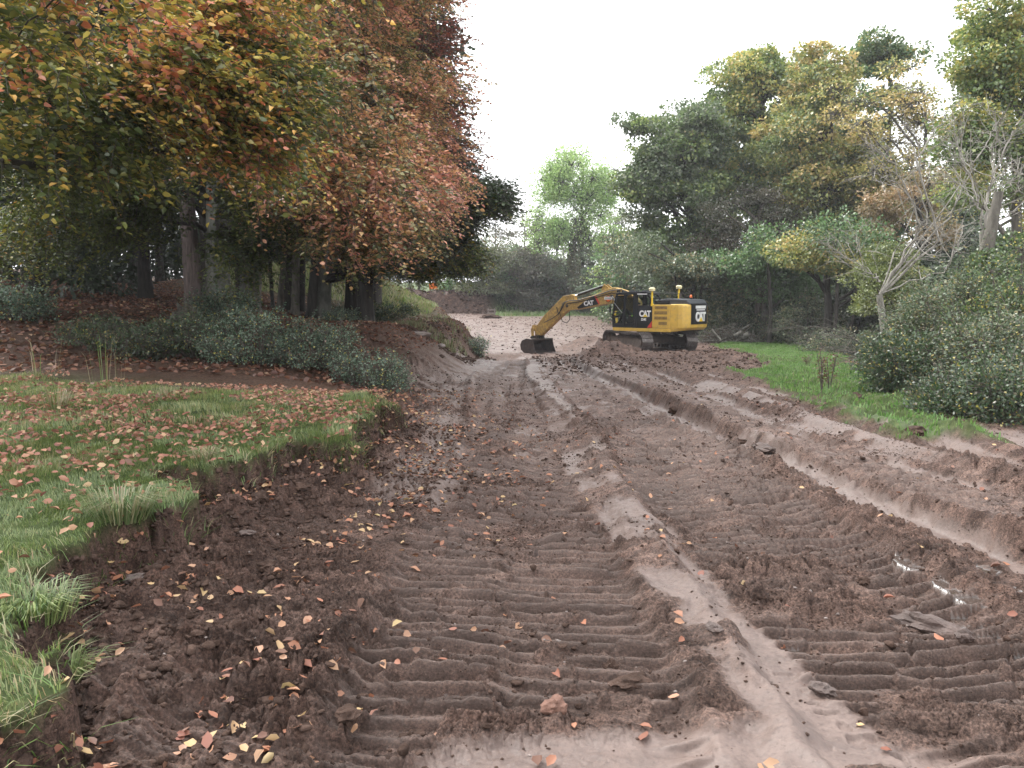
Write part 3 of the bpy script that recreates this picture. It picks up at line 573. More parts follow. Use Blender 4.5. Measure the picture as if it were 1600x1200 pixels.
big_beech('low-sweeping beech turning yellow green, leaning forked trunk at the end of the wood', None, (-8.1, 34.6), 10, .36, rowsF, 4000, 12, .12, .082, .7, .3, YG, M_BEECH, .12, 7, (-8, 35, 4), lambda A: .5 + 0 * A[:, 0], six=False, nclump=45, crad=.8, lean=(.9, 0))

# trunks of the wood with a closed dark canopy above
def plain_trunk(name, label, px, py, d, wpx, lean, h, barkmat, canopy, group=None, fork=0, cz=None, cn=9000, pal=None, cr=3.6, low=4.0):
    x = (px - 800) / FPX * d; y = d; z = G(x, y) - .12; r0 = wpx * d / FPX / 2
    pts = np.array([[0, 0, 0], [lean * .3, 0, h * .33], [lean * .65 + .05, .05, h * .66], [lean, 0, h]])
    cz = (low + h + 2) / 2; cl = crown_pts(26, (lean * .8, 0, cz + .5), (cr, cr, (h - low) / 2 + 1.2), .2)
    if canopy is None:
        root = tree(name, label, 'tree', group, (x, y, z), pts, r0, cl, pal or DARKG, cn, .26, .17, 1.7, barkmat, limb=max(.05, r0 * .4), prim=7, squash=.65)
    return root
plain_trunk('larch_tree', 'tall tree with thick ridged purplish-brown trunk, left of the smooth grey trunk', 307, 506, 26.0, 27, -.55, 14, M_CONIFER, None, cn=9000)
plain_trunk('beech_tree', 'dark trunk standing close between the ridged brown trunk and the smooth grey trunk', 327, 497, 28.5, 17, -.1, 14, M_DARKBARK, None)
for i, (px, py, d, wd_, ln_, lb) in enumerate([
    (228, 452, 42, 24, .1, 'dark upright trunk standing back in the wood left of the ridged brown trunk'),
    (213, 450, 46, 14, -.2, 'thin dark trunk beside the upright dark trunk at the back of the wood'),
    (120, 452, 44, 20, .2, 'dark trunk far back behind the yew foliage at the left'),
    (255, 450, 50, 13, 0, 'slim shadowed trunk directly left of the ridged brown trunk'),
    (388, 496, 30, 11, .5, 'grey trunk leaning left of a second trunk behind the hanging yellow leaves'),
    (401, 497, 30, 14, 1.1, 'grey trunk bending right behind the hanging yellow leaves'),
    (428, 486, 36, 6, -.4, 'thinnest crooked stem in the gap of the wood'),
    (437, 486, 35, 9, 1.6, 'crooked grey stem leaning to the right behind the thinnest stem'),
    (452, 487, 36, 14, .5, 'dark stem left of the pale-footed trunk'),
    (462, 494, 34, 13, .4, 'trunk with a pale grey foot in the middle of the row of trunks'),
    (473, 493, 37, 10, .5, 'slim dark trunk just right of the pale-footed trunk'),
    (487, 497, 34, 15, 1.5, 'dark trunk leaning right beside the forked end trunk'),
    (502, 499, 35.5, 10, .9, 'narrow leaning trunk nearest the forked end trunk')]):
    plain_trunk('beech_tree', lb, px, py, d, wd_, ln_, 10 + 2 * (i % 3), M_DARKBARK if i in (0, 1, 2, 3, 6, 8, 10, 11) else M_GREYBARK, None, 'trunks of the beech wood', cn=4200, cr=3.4, low=4.6 if px > 380 else 3.6)
# dark evergreens that close the wood behind
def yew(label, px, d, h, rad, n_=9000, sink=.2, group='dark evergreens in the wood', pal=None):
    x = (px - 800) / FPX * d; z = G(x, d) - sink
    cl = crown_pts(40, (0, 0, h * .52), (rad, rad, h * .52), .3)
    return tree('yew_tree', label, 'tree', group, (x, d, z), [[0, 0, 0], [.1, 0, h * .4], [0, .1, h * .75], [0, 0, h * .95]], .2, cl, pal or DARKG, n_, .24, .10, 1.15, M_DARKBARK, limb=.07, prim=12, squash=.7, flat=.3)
y0 = None
YEWS = [(-60, 24, 8.5, 3.4, 'dark evergreen at the far left edge behind the grass'), (60, 27, 8, 3.2, 'dark feathery evergreen over the litter at the left'), (150, 33, 9, 3.6, 'blackish evergreen between the left foliage and the back trunks'),
        (-150, 36, 11, 5, 'deep evergreen filling the left edge of the wood'), (20, 44, 12, 6, 'tall blackish evergreen at the back left of the wood'), (190, 56, 12, 7, 'broad dark evergreen closing the back of the wood behind the upright dark trunk'),
        (330, 58, 12, 7, 'dark evergreen behind the paired lit trunks'), (430, 56, 11, 5, 'dark evergreen filling the gaps between the crooked stems'), (500, 58, 10, 3.6, 'dark evergreen behind the leaning trunks at the end of the wood'),
        (100, 66, 15, 8, 'tallest evergreen beyond the left of the wood'), (280, 74, 16, 8, 'tall evergreen beyond the middle of the wood'), (-60, 56, 14, 7, 'evergreen mass beyond the left edge of the wood'), (460, 76, 14, 5.5, 'tall evergreen beyond the right of the wood')]
for px, d, h, rad, lb in YEWS: yew(lb, px, d, h, rad, int(5000 + 160 * h * rad))
# high evergreen crowns that shut out the sky above the wood
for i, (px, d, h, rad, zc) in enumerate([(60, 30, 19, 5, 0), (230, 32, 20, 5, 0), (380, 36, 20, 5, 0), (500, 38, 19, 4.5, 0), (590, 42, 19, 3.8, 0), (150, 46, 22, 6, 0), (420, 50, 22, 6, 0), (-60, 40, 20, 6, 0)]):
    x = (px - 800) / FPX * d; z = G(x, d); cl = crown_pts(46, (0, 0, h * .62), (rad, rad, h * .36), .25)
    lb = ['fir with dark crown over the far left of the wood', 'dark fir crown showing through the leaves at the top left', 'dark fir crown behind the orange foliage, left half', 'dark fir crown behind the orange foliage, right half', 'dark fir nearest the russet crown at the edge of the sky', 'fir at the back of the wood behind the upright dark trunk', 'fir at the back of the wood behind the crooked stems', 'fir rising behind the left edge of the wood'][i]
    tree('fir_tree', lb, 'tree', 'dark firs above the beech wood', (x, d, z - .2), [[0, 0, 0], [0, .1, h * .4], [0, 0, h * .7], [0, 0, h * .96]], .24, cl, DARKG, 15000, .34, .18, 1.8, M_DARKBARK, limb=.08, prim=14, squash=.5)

for i, (px, d, h, rad, lb) in enumerate([(60, 52, 5.5, 5, 'low dark holly thicket at the back left of the wood'), (170, 60, 6, 5.5, 'low dark holly thicket behind the upright dark trunk'), (260, 62, 6, 5, 'low dark holly thicket behind the ridged trunk'), (350, 62, 6, 5, 'low dark holly thicket behind the paired trunks'), (440, 60, 5.5, 4, 'low dark holly thicket behind the crooked stems'), (-40, 50, 5.5, 5, 'low dark holly thicket at the left edge of the wood'), (505, 62, 5, 3, 'low dark holly thicket behind the leaning trunks')]):
    yew(lb, px, d, h, rad, 9000, .6, 'low dark thickets at the back of the wood')
# ------------------------------------------------------------------ trees, centre and right
SYC = [(1.5, (0.598, 0.448, 0.161)), (2.4, (0.478, 0.434, 0.111)), (3, (0.299, 0.359, 0.099)), (4, (0.164, 0.239, 0.074)), (2.5, (0.09, 0.149, 0.049))]
SYC2 = [(2.5, (0.616, 0.463, 0.202)), (2.4, (0.504, 0.42, 0.131)), (2.5, (0.308, 0.336, 0.095)), (3, (0.168, 0.224, 0.071)), (2, (0.084, 0.14, 0.048))]
GREYG = [(2, (0.2, 0.225, 0.138)), (3, (0.125, 0.175, 0.088)), (3, (0.081, 0.119, 0.062)), (1.5, (0.3, 0.263, 0.138))]
LIME = [(3, (.42, .58, .20)), (3, (.32, .48, .15)), (2, (.20, .34, .10)), (1, (.52, .60, .28))]
IVY = [(2.5, (.045, .08, .03)), (3, (.08, .14, .045)), (2, (.13, .19, .06)), (.8, (.42, .36, .09))]
BUSHG = [(2.5, (0.033, 0.061, 0.029)), (3, (0.053, 0.098, 0.041)), (2.5, (0.09, 0.139, 0.057)), (0.5, (0.369, 0.312, 0.074)), (0.8, (0.148, 0.131, 0.074))]
MIDG = [(3, (0.103, 0.196, 0.069)), (3, (0.149, 0.265, 0.092)), (2, (0.057, 0.103, 0.04)), (1, (0.253, 0.265, 0.092))]
def rtree(name, label, px, d, top_py, rpx, cl_rows, pal, nleaf, ln, wd, crad, barkm, group=None, ncl=60, r0=.3, base_py=None, limb=.12, prim=10, hollow=.3, seln=.6, squash=.45, **kw):
    """cl_rows: (px, py, rad_px_x, rad_py, weight) silhouette lobes at depth d"""
    x = (px - 800) / FPX * d; z = G(x, d) - .15; H = at(px, top_py, d)[2] - z
    lean = kw.pop('lean', 0); C = []
    wts = np.array([q[4] for q in cl_rows], float); wts /= wts.sum()
    for i, q in enumerate(cl_rows):
        m = max(2, int(round(ncl * wts[i]))); c = at(q[0], q[1], d); rx, rz = q[2] / FPX * d, q[3] / FPX * d
        C.append(crown_pts(m, c - np.array([x, d, z]), (rx, min(rx, rz) * .9 + .5, rz), hollow))
    
    C = np.concatenate(C); C = C + (1.5 if d > 40 else .5) * crad * 2.2 * (np.stack([noise3(C * .5, k_) for k_ in (4, 5, 6)], -1) - .5); C[:, 2] = np.where(C[:, 2] < .5, .5 + RNG.random(len(C)) * .6, C[:, 2]); pts = [[0, 0, 0], [lean * .3 + .1, 0, H * .3], [lean * .6 - .1, .1, H * .55], [lean, 0, H * .85]]
    return tree(name, label, 'tree', group, (x, d, z), pts, r0, C, pal, nleaf, ln, wd, crad, barkm, limb=limb, prim=prim, seln=seln, squash=squash, **kw)
gR = 'big sycamores behind the digger'
rtree('sycamore_tree', 'sycamore with grey-green layered crown nearest the pale lime tree', 1075, 58, 170, 0, [(1045, 230, 55, 55, 3), (1010, 300, 42, 45, 2), (1060, 320, 60, 50, 2), (1020, 370, 50, 28, 1), (1090, 200, 35, 40, 2), (1090, 390, 50, 40, 1.3)], SYC[2:] + GREYG, 46000, .22, .17, 1.15, M_DARKBARK, gR, 210, .38, sides=12, flat=.25, prim=18)
rtree('sycamore_tree', 'tallest rounded sycamore, olive with dark grey-green top, behind the digger cab', 1180, 62, 95, 0, [(1170, 140, 50, 40, 3), (1220, 125, 50, 35, 2.5), (1150, 210, 60, 50, 3), (1215, 230, 45, 60, 2), (1130, 280, 55, 40, 2), (1190, 300, 60, 40, 2)], SYC, 56000, .23, .18, 1.2, M_DARKBARK, gR, 250, .45, limb=.17, flat=.25, prim=20)
rtree('sycamore_tree', 'sycamore turning tan and ochre right of the tallest rounded sycamore', 1285, 56, 110, 0, [(1290, 150, 45, 45, 3), (1260, 220, 50, 50, 2.5), (1310, 260, 45, 45, 2.5), (1270, 310, 60, 45, 2.5), (1320, 340, 45, 40, 2), (1290, 400, 60, 30, 1.5)], SYC2, 52000, .22, .17, 1.15, M_DARKBARK, gR, 230, .4, limb=.15, flat=.25, prim=20)
rtree('ivy_tree', 'thin-crowned tree with a dark green ivy top standing above the bare white branches', 1375, 60, 60, 0, [(1385, 80, 42, 20, 2.0), (1372, 115, 34, 30, 1.8), (1372, 180, 30, 50, 1.8), (1378, 270, 34, 40, 1.5), (1400, 330, 50, 40, 1.5), (1360, 420, 60, 50, 2)], IVY[1:] + MIDG[:2], 24000, .22, .17, 1.1, M_DARKBARK, None, 75, .32)
rtree('ash_tree', 'sparse half-bare tree of tan leaf sprays between the ivy top and the right edge', 1430, 52, 130, 0, [(1440, 150, 40, 40, 1.5), (1345, 170, 30, 60, 1), (1470, 210, 30, 50, 1), (1400, 250, 50, 50, 1.4), (1350, 280, 30, 40, 1), (1440, 310, 50, 30, 1)], SYC2[:3] + GREYG[:1], 13000, .18, .12, 1.25, M_GREYBARK, None, 70, .24, limb=.09, twig=1500)
rtree('maple_tree', 'orange-tan maple seen through the bare white branches', 1440, 46, 250, 0, [(1400, 320, 30, 30, 1.5), (1425, 300, 30, 30, 1.2), (1370, 350, 22, 22, 1), (1430, 360, 45, 30, 1)], [(3, (.36, .24, .12)), (3, (.30, .23, .12)), (2, (.2, .19, .08))], 7000, .18, .13, .9, M_DARKBARK, None, 30, .2)
rtree('oak_tree', 'olive and yellow oak crown filling the top right corner', 1580, 34, 0, 0, [(1590, 60, 60, 50, 3), (1555, 100, 45, 30, 2), (1560, 140, 50, 25, 2), (1620, 130, 60, 50, 2), (1545, 200, 45, 35, 2), (1600, 220, 50, 40, 2), (1560, 20, 35, 35, 1.5), (1520, 240, 40, 25, 1.4), (1500, 190, 26, 16, .6), (1600, 300, 50, 50, 1.5), (1500, 290, 26, 22, .6)], SYC + [(2, (.30, .26, .05))], 44000, .15, .115, 1.1, M_GREYBARK, None, 110, .3, limb=.12)
for i, (lb, px, d, top, rows, pal, nl) in enumerate([('paler sycamore rising behind the grey-green one', 1110, 74, 170, [(1100, 230, 50, 50, 2), (1060, 300, 50, 50, 2), (1130, 320, 50, 50, 2)], SYC[1:] + GREYG[:2], 20000), ('paler sycamore filling the gap between the rounded and the tan sycamores', 1240, 76, 120, [(1240, 190, 45, 60, 2), (1250, 300, 50, 60, 2)], SYC, 20000), ('hazy sycamore behind the tan one', 1340, 72, 150, [(1335, 220, 40, 50, 2), (1350, 320, 50, 50, 2)], SYC2, 16000), ('hazy olive tree behind the orange-tan maple', 1470, 70, 230, [(1450, 330, 50, 50, 2), (1500, 320, 40, 60, 2)], SYC, 16000)]):
    rtree('sycamore_tree', lb, px, d, top, 0, rows, pal, nl, .27, .2, 1.7, M_DARKBARK, 'further sycamores', 60, .35, hollow=.1)
# lower storey behind the machine
gU = 'lower trees behind the digger'
rtree('hazel_tree', 'fresh green low tree directly behind the right end of the digger', 1190, 50, 380, 0, [(1170, 400, 60, 35, 2), (1200, 440, 70, 40, 2.4), (1140, 430, 40, 35, 1), (1230, 410, 40, 40, 1)], MIDG, 22000, .16, .12, 1.2, M_GREYBARK, gU, 46, .22, base_py=500)
rtree('hazel_tree', 'brownish-grey twiggy low tree above the fresh green one', 1180, 54, 300, 0, [(1170, 330, 60, 35, 2), (1220, 360, 50, 30, 1.5), (1120, 370, 45, 30, 1)], [(3, (.12, .095, .06)), (3, (.08, .08, .045)), (2, (.05, .06, .03))], 14000, .15, .10, 1.2, M_TWIG, gU, 46, .2, twig=600)
rtree('elm_tree', 'dark mottled low tree behind the cab and boom', 1085, 52, 370, 0, [(1075, 410, 50, 40, 2), (1110, 450, 50, 30, 1.5), (1040, 440, 45, 40, 1.5), (1010, 400, 40, 40, 1.4)], GREYG + MIDG[2:3], 22000, .16, .12, 1.3, M_DARKBARK, gU, 56, .2)
rtree('sycamore_tree', 'low ochre and green sycamore boughs above the dark hollow', 1290, 44, 330, 0, [(1260, 380, 50, 30, 2), (1310, 400, 50, 35, 2), (1270, 430, 40, 18, 1), (1350, 420, 35, 40, 1.5)], SYC2, 19000, .16, .12, 1.05, M_DARKBARK, gU, 50, .26)
rtree('willow_tree', 'soft yellow-green small tree at the edge of the dark hollow', 1385, 31, 372, 0, [(1380, 410, 26, 28, 1.6), (1350, 445, 24, 18, 1), (1410, 450, 35, 25, 1.4), (1390, 480, 50, 25, 1.4), (1350, 480, 14, 14, .4)], [(2, (.26, .29, .08)), (3, (.17, .21, .06)), (2, (.09, .13, .04))], 12000, .095, .06, .55, M_GREYBARK, None, 46, .12, limb=.05)
# dark trees that close the far side of the hollow
for i, (px, d, top, lb) in enumerate([(1130, 62, 400, 'dark shrubby tree behind the brush pile'), (1250, 60, 400, 'dark tree behind the hollow, left'), (1330, 54, 380, 'dark tree behind the hollow, middle'), (1420, 46, 380, 'dark tree behind the hollow under the bare branches'), (1500, 40, 400, 'dark tree at the back right of the hollow'), (1600, 36, 330, 'dark tree behind the ivy-clad trunk at the right edge'), (1180, 74, 330, 'tall dark tree far behind the digger'), (1320, 76, 300, 'tall dark tree far behind the hollow'), (1060, 72, 380, 'grey-green tree far behind the boom'), (1480, 66, 300, 'tall dark tree far behind the bare branches'), (1620, 56, 260, 'tall dark tree beyond the right edge')]):
    rtree('alder_tree', lb, px, d, top, 0, [(px, (top + 525) / 2, 62, (525 - top) / 2, 1)], DARKG + GREYG[1:3], 17000, .24, .16, 1.8, M_DARKBARK, 'dark trees closing the hollow', 46, .22, hollow=.2)
# slim trunks standing in the hollow
for i, (px, py, d, wpx, ln_, lb) in enumerate([(1201, 520, 47, 11, -.25, 'grey trunk showing under the fresh green low tree'), (1297, 492, 42, 10, .2, 'brown trunk upright over the left of the hollow'), (1316, 486, 43, 8, .7, 'thin trunk leaning right beside the brown one'), (1068, 470, 56, 9, .1, 'dark trunk right behind the cab roof')]):
    x = (px - 800) / FPX * d; z = G(x, d) - .2; V, F = trunk_geo([[0, 0, 0], [ln_ * .4 + .18, 0, 2], [ln_, 0, 5.5]], wpx * d / FPX / 2.6, wpx * d / FPX / 5, 10, 12, seed=i)
    r_ = empty('alder_tree', (x, d, z)); tag(r_, lb, 'tree', 'slim trunks under the trees'); mesh_np('trunk', V, F, M_DARKBARK, r_, smooth=True)
    cl = crown_pts(14, (ln_, 0, 6.2), (1.5, 1.5, 1.0), .2); p_, q_ = grow([[0, 0, 0], [ln_ * .4, 0, 2], [ln_, 0, 5.5]], cl, .05, 6, up=.2); V, F = tubes(p_, q_, 4); mesh_np('limbs', V, F, M_GREYBARK, r_)
    idx = RNG.integers(0, 14, 1500); E = ellipsoid_pts(1500, .2); leaves_at('crown', cl[idx] + E * .8, E, .17, .12, MIDG, r_)
# pale lime-green tree with ivy-clad trunk in the centre distance
x = (908 - 800) / FPX * 103; z = G(x, 103) - .2; H = at(905, 225, 103)[2] - z
cl = np.concatenate([crown_pts(m, at(px, py, 103) - np.array([x, 103, z]), (rx / FPX * 103, rx / FPX * 80, ry / FPX * 103), .35) for px, py, rx, ry, m in [(900, 280, 48, 42, 22), (870, 330, 38, 40, 16), (935, 310, 32, 34, 14), (860, 290, 22, 40, 8), (950, 285, 16, 30, 6), (855, 370, 30, 26, 8), (940, 380, 26, 24, 8)]])
t_ = tree('willow_tree', 'pale lime-green tree with an ivy-clad trunk standing alone in the middle distance', 'tree', None, (x, 103, z), [[0, 0, 0], [.1, 0, H * .3], [-.15, 0, H * .5], [.1, 0, H * .88]], .30, cl, LIME, 36000, .25, .14, 1.8, M_DARKBARK, limb=.12, prim=16, seln=.5, squash=.8, twig=1500, up=.3, flat=.2)
P = ellipsoid_pts(5200, .5) * np.array([1.7, 1.7, 6.0]) + np.array([-.1, 0, 6.2]); leaves_at('ivy', P, nrm(P - np.array([0, 0, 6.2])), .3, .2, [(3, (.10, .10, .05)), (2, (.07, .09, .04)), (2, (.15, .13, .07))], t_)
# scrub and small trees along the far right of the cleared strip
gS = 'scrub along the far edge of the cleared strip'
TAWNY = [(3, (.14, .12, .08)), (2, (.10, .11, .06)), (2, (.08, .09, .05)), (1, (.2, .15, .09))]
for i, (px, d, top, rp, pal, nl, lb, ncl_) in enumerate([
    (835, 74, 330, 30, TAWNY, 3000, 'grey-brown nearly leafless thorn left of the lime-green tree', 44), (812, 80, 360, 22, TAWNY, 3200, 'smaller grey thorn further left with an arching dark bough', 34), (858, 70, 400, 26, GREYG, 5200, 'dark tangled bush at the foot of the lime-green tree', 34),
    (790, 92, 370, 26, MIDG, 4200, 'mid-green tree at the end of the far grass slope', 34), (760, 100, 345, 30, [(3, (.16, .18, .08)), (3, (.12, .15, .07)), (1, (.3, .2, .09))], 5200, 'hazy green and tan tree above the cut bank', 40),
    (730, 104, 350, 30, MIDG, 5200, 'green tree left above the cut bank', 40), (775, 120, 320, 40, TAWNY, 5200, 'faint tan tree rising furthest in the gap', 40), (960, 72, 370, 30, MIDG + LIME[:1], 6000, 'light green bush right of the lime-green tree', 36), (930, 66, 430, 34, GREYG, 6000, 'grey-green scrub behind the boom of the digger', 34),
    (985, 62, 410, 32, GREYG + MIDG, 7000, 'green scrub behind the digger boom top', 36), (895, 68, 440, 30, TAWNY, 4200, 'tawny scrub behind the bend of the digger arm', 30), (820, 78, 440, 26, GREYG, 4200, 'low dark scrub at the left end of the scrub belt', 26), (1020, 58, 440, 30, GREYG, 6000, 'dark scrub behind the cab front', 30)]):
    d = 104 + (i % 4) * 2.5 if px < 915 else (98 if px < 940 else (88 if px < 975 else 80)); yb_ = 490 if px < 975 else 500
    rtree('thorn_tree', lb, px, d, top, 0, [(px, (top + yb_) / 2, rp * 1.15, (yb_ - top) / 2, 1), (px, yb_ - 18, rp * 1.3, 14, .5)], pal, int(nl * 1.7), .26, .17, 1.5, M_TWIG, gS, int(ncl_ * 1.3), .12, hollow=.1, limb=.06, prim=16, twig=500, tr0=.03, up=.32)
for i, (px, d, top, rp, pal, nl, lb, ncl_) in enumerate([(800, 88, 420, 30, MIDG, 6500, 'green thicket at the right foot of the far grass slope', 30), (850, 80, 425, 34, TAWNY + GREYG, 7500, 'tangled thicket left behind the digger arm', 34), (905, 76, 430, 40, GREYG, 8500, 'thicket round the ivy-clad foot of the lime-green tree', 36), (965, 70, 425, 38, MIDG, 8500, 'green thicket right behind the digger boom', 36), (1015, 64, 415, 36, GREYG, 8500, 'dense thicket behind the cab window', 36), (880, 92, 370, 40, LIME[1:] + GREYG, 8000, 'pale green tree standing behind the lime-green tree, lower left', 40), (955, 88, 345, 36, LIME[1:] + GREYG, 8500, 'pale green tree behind the gap left of the sycamores', 40), (830, 96, 375, 30, GREYG + TAWNY, 6500, 'grey-green tree behind the grey-brown thorn', 36)]):
    d = 108 + (i % 3) * 2.5 if px < 915 else (100 if px < 958 else (92 if px < 975 else 84)); yb_ = 488 if px < 975 else 500
    rtree('thorn_tree', lb, px, d, top, 0, [(px, (top + yb_) / 2, rp, (yb_ - top) / 2, 1)], pal, nl, .28, .18, 1.6, M_TWIG, 'dense thickets behind the scrub', ncl_, .12, hollow=.1, limb=.06, prim=16, tr0=.03, up=.32)
for i, (px, d, top, lb) in enumerate([(560, 120, 405, 'far tree beyond the grassy spur, left'), (600, 128, 400, 'far tree beyond the grassy spur, middle'), (655, 118, 395, 'far tree above the left end of the cut bank'), (700, 126, 370, 'far tree above the middle of the cut bank'), (820, 130, 345, 'far pale tree seen past the thorn'), (870, 135, 350, 'far pale tree behind the lime-green tree'), (950, 130, 330, 'far pale tree right of the lime-green tree'), (1010, 120, 340, 'far tree glimpsed left of the sycamores')]):
    rtree('distant_tree', lb, px, d, top, 0, [(px, (top + 440) / 2, 28, (448 - top) / 2, 1)], [(2, (.12, .15, .07)), (2, (.16, .17, .09)), (1, (.2, .16, .09))], 3500, .34, .24, 1.7, M_TWIG, 'far trees past the cut bank', 28, .25)
# bleached leafless tree
def bare_tree(label, px, py, d, limbs, group=None):
    b0 = at(px, py, d); x, y = b0[0], d; z = G(x, y) - .2; root = empty('dead_tree', (x, y, z)); tag(root, label, 'dead tree', group); B = np.array([x, y, z]); fork = at(px - 8, py - 60, d) - B
    V, F = trunk_geo([[0, 0, 0], [.05, 0, fork[2] * .5], list(fork)], .15, .085, 12, 14, seed=4); mesh_np('trunk', V, F, M_PALEBARK, root, smooth=True); paths, rad = [], []
    for (chain, r) in limbs:
        Q = [fork if c is None else at(c[0], c[1], d + c[2]) - B for c in chain]; Q = np.array(Q); tt = np.linspace(0, 1, len(Q)); k = 5 * len(Q)
        P = np.stack([np.interp(np.linspace(0, 1, k), tt, Q[:, i]) for i in range(3)], -1); P[1:-1] += RNG.normal(size=(k - 2, 3)) * .035; rr_ = np.linspace(r * .5, r * .12, k); paths.append(P); rad.append(rr_)
        for j in range(3, k, 1):
            if RNG.random() < .92:
                dirn = nrm(P[min(j + 1, k - 1)] - P[j - 1]) + RNG.normal(size=3) * .75; dirn[2] = dirn[2] * .6 + .25; L_ = (.5 + 1.2 * RNG.random()) * (1.1 - .5 * j / k); e = P[j] + nrm(dirn) * L_
                P2 = bez(P[j], (P[j] + e) / 2 + RNG.normal(size=3) * .14, e, 6); paths.append(P2); rad.append(np.linspace(rr_[j] * .5, .005, 6))
                for q in range(3):
                    e2 = P2[3] + nrm(nrm(dirn) + RNG.normal(size=3) * .7) * L_ * .55; paths.append(bez(P2[2 + q], (P2[2 + q] + e2) / 2 + RNG.normal(size=3) * .06, e2, 4)); rad.append(np.linspace(.008, .003, 4))
    V, F = tubes(paths, rad, 6); mesh_np('limbs', V, F, M_PALEBARK, root, smooth=True); return root
bare_tree('leafless white-barked tree with long forking limbs at the right', 1382, 520, 24, [
    ([None, (1440, 350, 0), (1400, 260, .5), (1345, 215, .6)], .075), ([None, (1470, 375, 0), (1430, 250, -.3), (1465, 200, 0), (1482, 172, 0)], .08), ([None, (1452, 340, .3), (1425, 270, .5), (1408, 240, .4)], .05),
    ([None, (1430, 320, .2), (1385, 275, -.5), (1355, 270, -.8)], .045), ([(1376, 440, 0), (1350, 420, -.4), (1335, 365, -.5)], .05), ([(1376, 440, 0), (1340, 410, .6), (1300, 390, .9)], .035), ([None, (1500, 290, .4), (1485, 230, .5)], .05), ([None, (1490, 330, -.4), (1535, 230, -.2), (1560, 190, .2)], .06), ([None, (1480, 420, 0), (1500, 360, 0), (1530, 290, .2)], .05)])
bare_tree('grey leafless limbs fanning out above the ivy-clad trunk at the right edge', 1545, 420, 20, [
    ([None, (1545, 300, 0), (1570, 230, 0), (1605, 170, 0)], .07), ([None, (1560, 310, .3), (1600, 260, .4)], .05), ([None, (1525, 300, 0), (1500, 240, .2), (1490, 200, .2)], .06), ([None, (1590, 330, 0), (1640, 250, 0)], .05), ([None, (1550, 260, .2), (1555, 190, .1)], .05)])
# ivy-clad trunk at the right edge
d = 18.5; x = (1540 - 800) / FPX * d; z = G(x, d) - .2; Ht = at(1540, 300, d)[2] - z
t_ = tree('ivy_tree', 'ivy-clad trunk with yellowing leaves rising at the right edge', 'tree', None, (x, d, z), [[0, 0, 0], [.1, 0, Ht * .4], [-.1, 0, Ht * .75], [.1, 0, Ht]], .26,
          np.concatenate([crown_pts(34, (0, 0, Ht * .48), (.75, .75, Ht * .40), .4), crown_pts(18, (.9, 0, Ht * .42), (.8, .7, Ht * .3), .3)]), [(3, (.04, .075, .025)), (3, (.07, .12, .035)), (2, (.11, .16, .05)), (1.1, (.42, .36, .06))], 15000, .068, .058, .40, M_GREYBARK, limb=.05, prim=14, flat=.2, twig=500, tr0=.05)
# bushes: foreground right, hollow, left of the track
def bush(name, label, px, py, d, rx, h, n_, ln, pal, group=None, wd=None, ncl=34, crad=.34, twig=500, six=False, flat=.35, ry=None, sink=.1, stems=0, cat='bush', up=.2):
    x = (px - 800) / FPX * d; z = G(x, d) - sink; root = empty(name, (x, d, z)); tag(root, label, cat, group)
    cl = crown_pts(ncl, (0, 0, h * .50), (rx, ry or rx * .8, h * .5), .35); cl[:, 2] = np.maximum(cl[:, 2], .06)
    paths, rad = [], []
    for c in cl:
        a = np.array([c[0] * .35, c[1] * .35, 0]); paths.append(bez(a, (a + c) / 2 + RNG.normal(size=3) * .08 * h, c, 6)); rad.append(np.linspace(.018, .006, 6) * max(1, h / 1.5))
    V, F = tubes(paths, rad, 4); mesh_np('stems', V, F, M_TWIG, root)
    ns_ = int(40 + 26 * rx * h) if d < 30 else 14; ex_ = RNG.choice(ncl, ns_); A_ = cl[ex_]; D_ = nrm(A_ * [1, 1, .2] + RNG.normal(size=(ns_, 3)) * .35 + [0, 0, .9]); SG_ = bough_sprays(A_ + D_ * crad * .4, D_, (crad * .8 + .16 * h) * (.6 + RNG.random(ns_)), 13, ln * 1.05, (wd or ln * .62) * 1.05, .12, pal, RNG.random(ns_), 'shoots', root, M_TWIG, True, False, ret=True)
    idx = RNG.integers(0, ncl, n_); E = ellipsoid_pts(n_, .15); off = E * crad * np.array([1.15, 1.15, .85]); P = cl[idx] + off; P += .5 * crad * (np.stack([noise3(P * 3, k_) for k_ in (1, 2, 3)], -1) - .5); P[:, 2] = np.maximum(P[:, 2], .02)
    leaves_at('leaves', P, nrm(off) + [0, 0, .3], ln, wd or ln * .62, pal, root, None, flat, False, RNG.random(n_), extra=SG_)
    if twig:
        q = RNG.choice(n_, twig); pp = [np.stack([cl[idx[j]], (cl[idx[j]] + P[j]) / 2 + RNG.normal(size=3) * .03, P[j] + (P[j] - cl[idx[j]]) * .25]) for j in q]; V, F = tubes(pp, [np.array([.005, .004, .002])] * twig, 3); mesh_np('twigs', V, F, M_TWIG, root)
    return root
gB = 'bushes on the bank at the right'
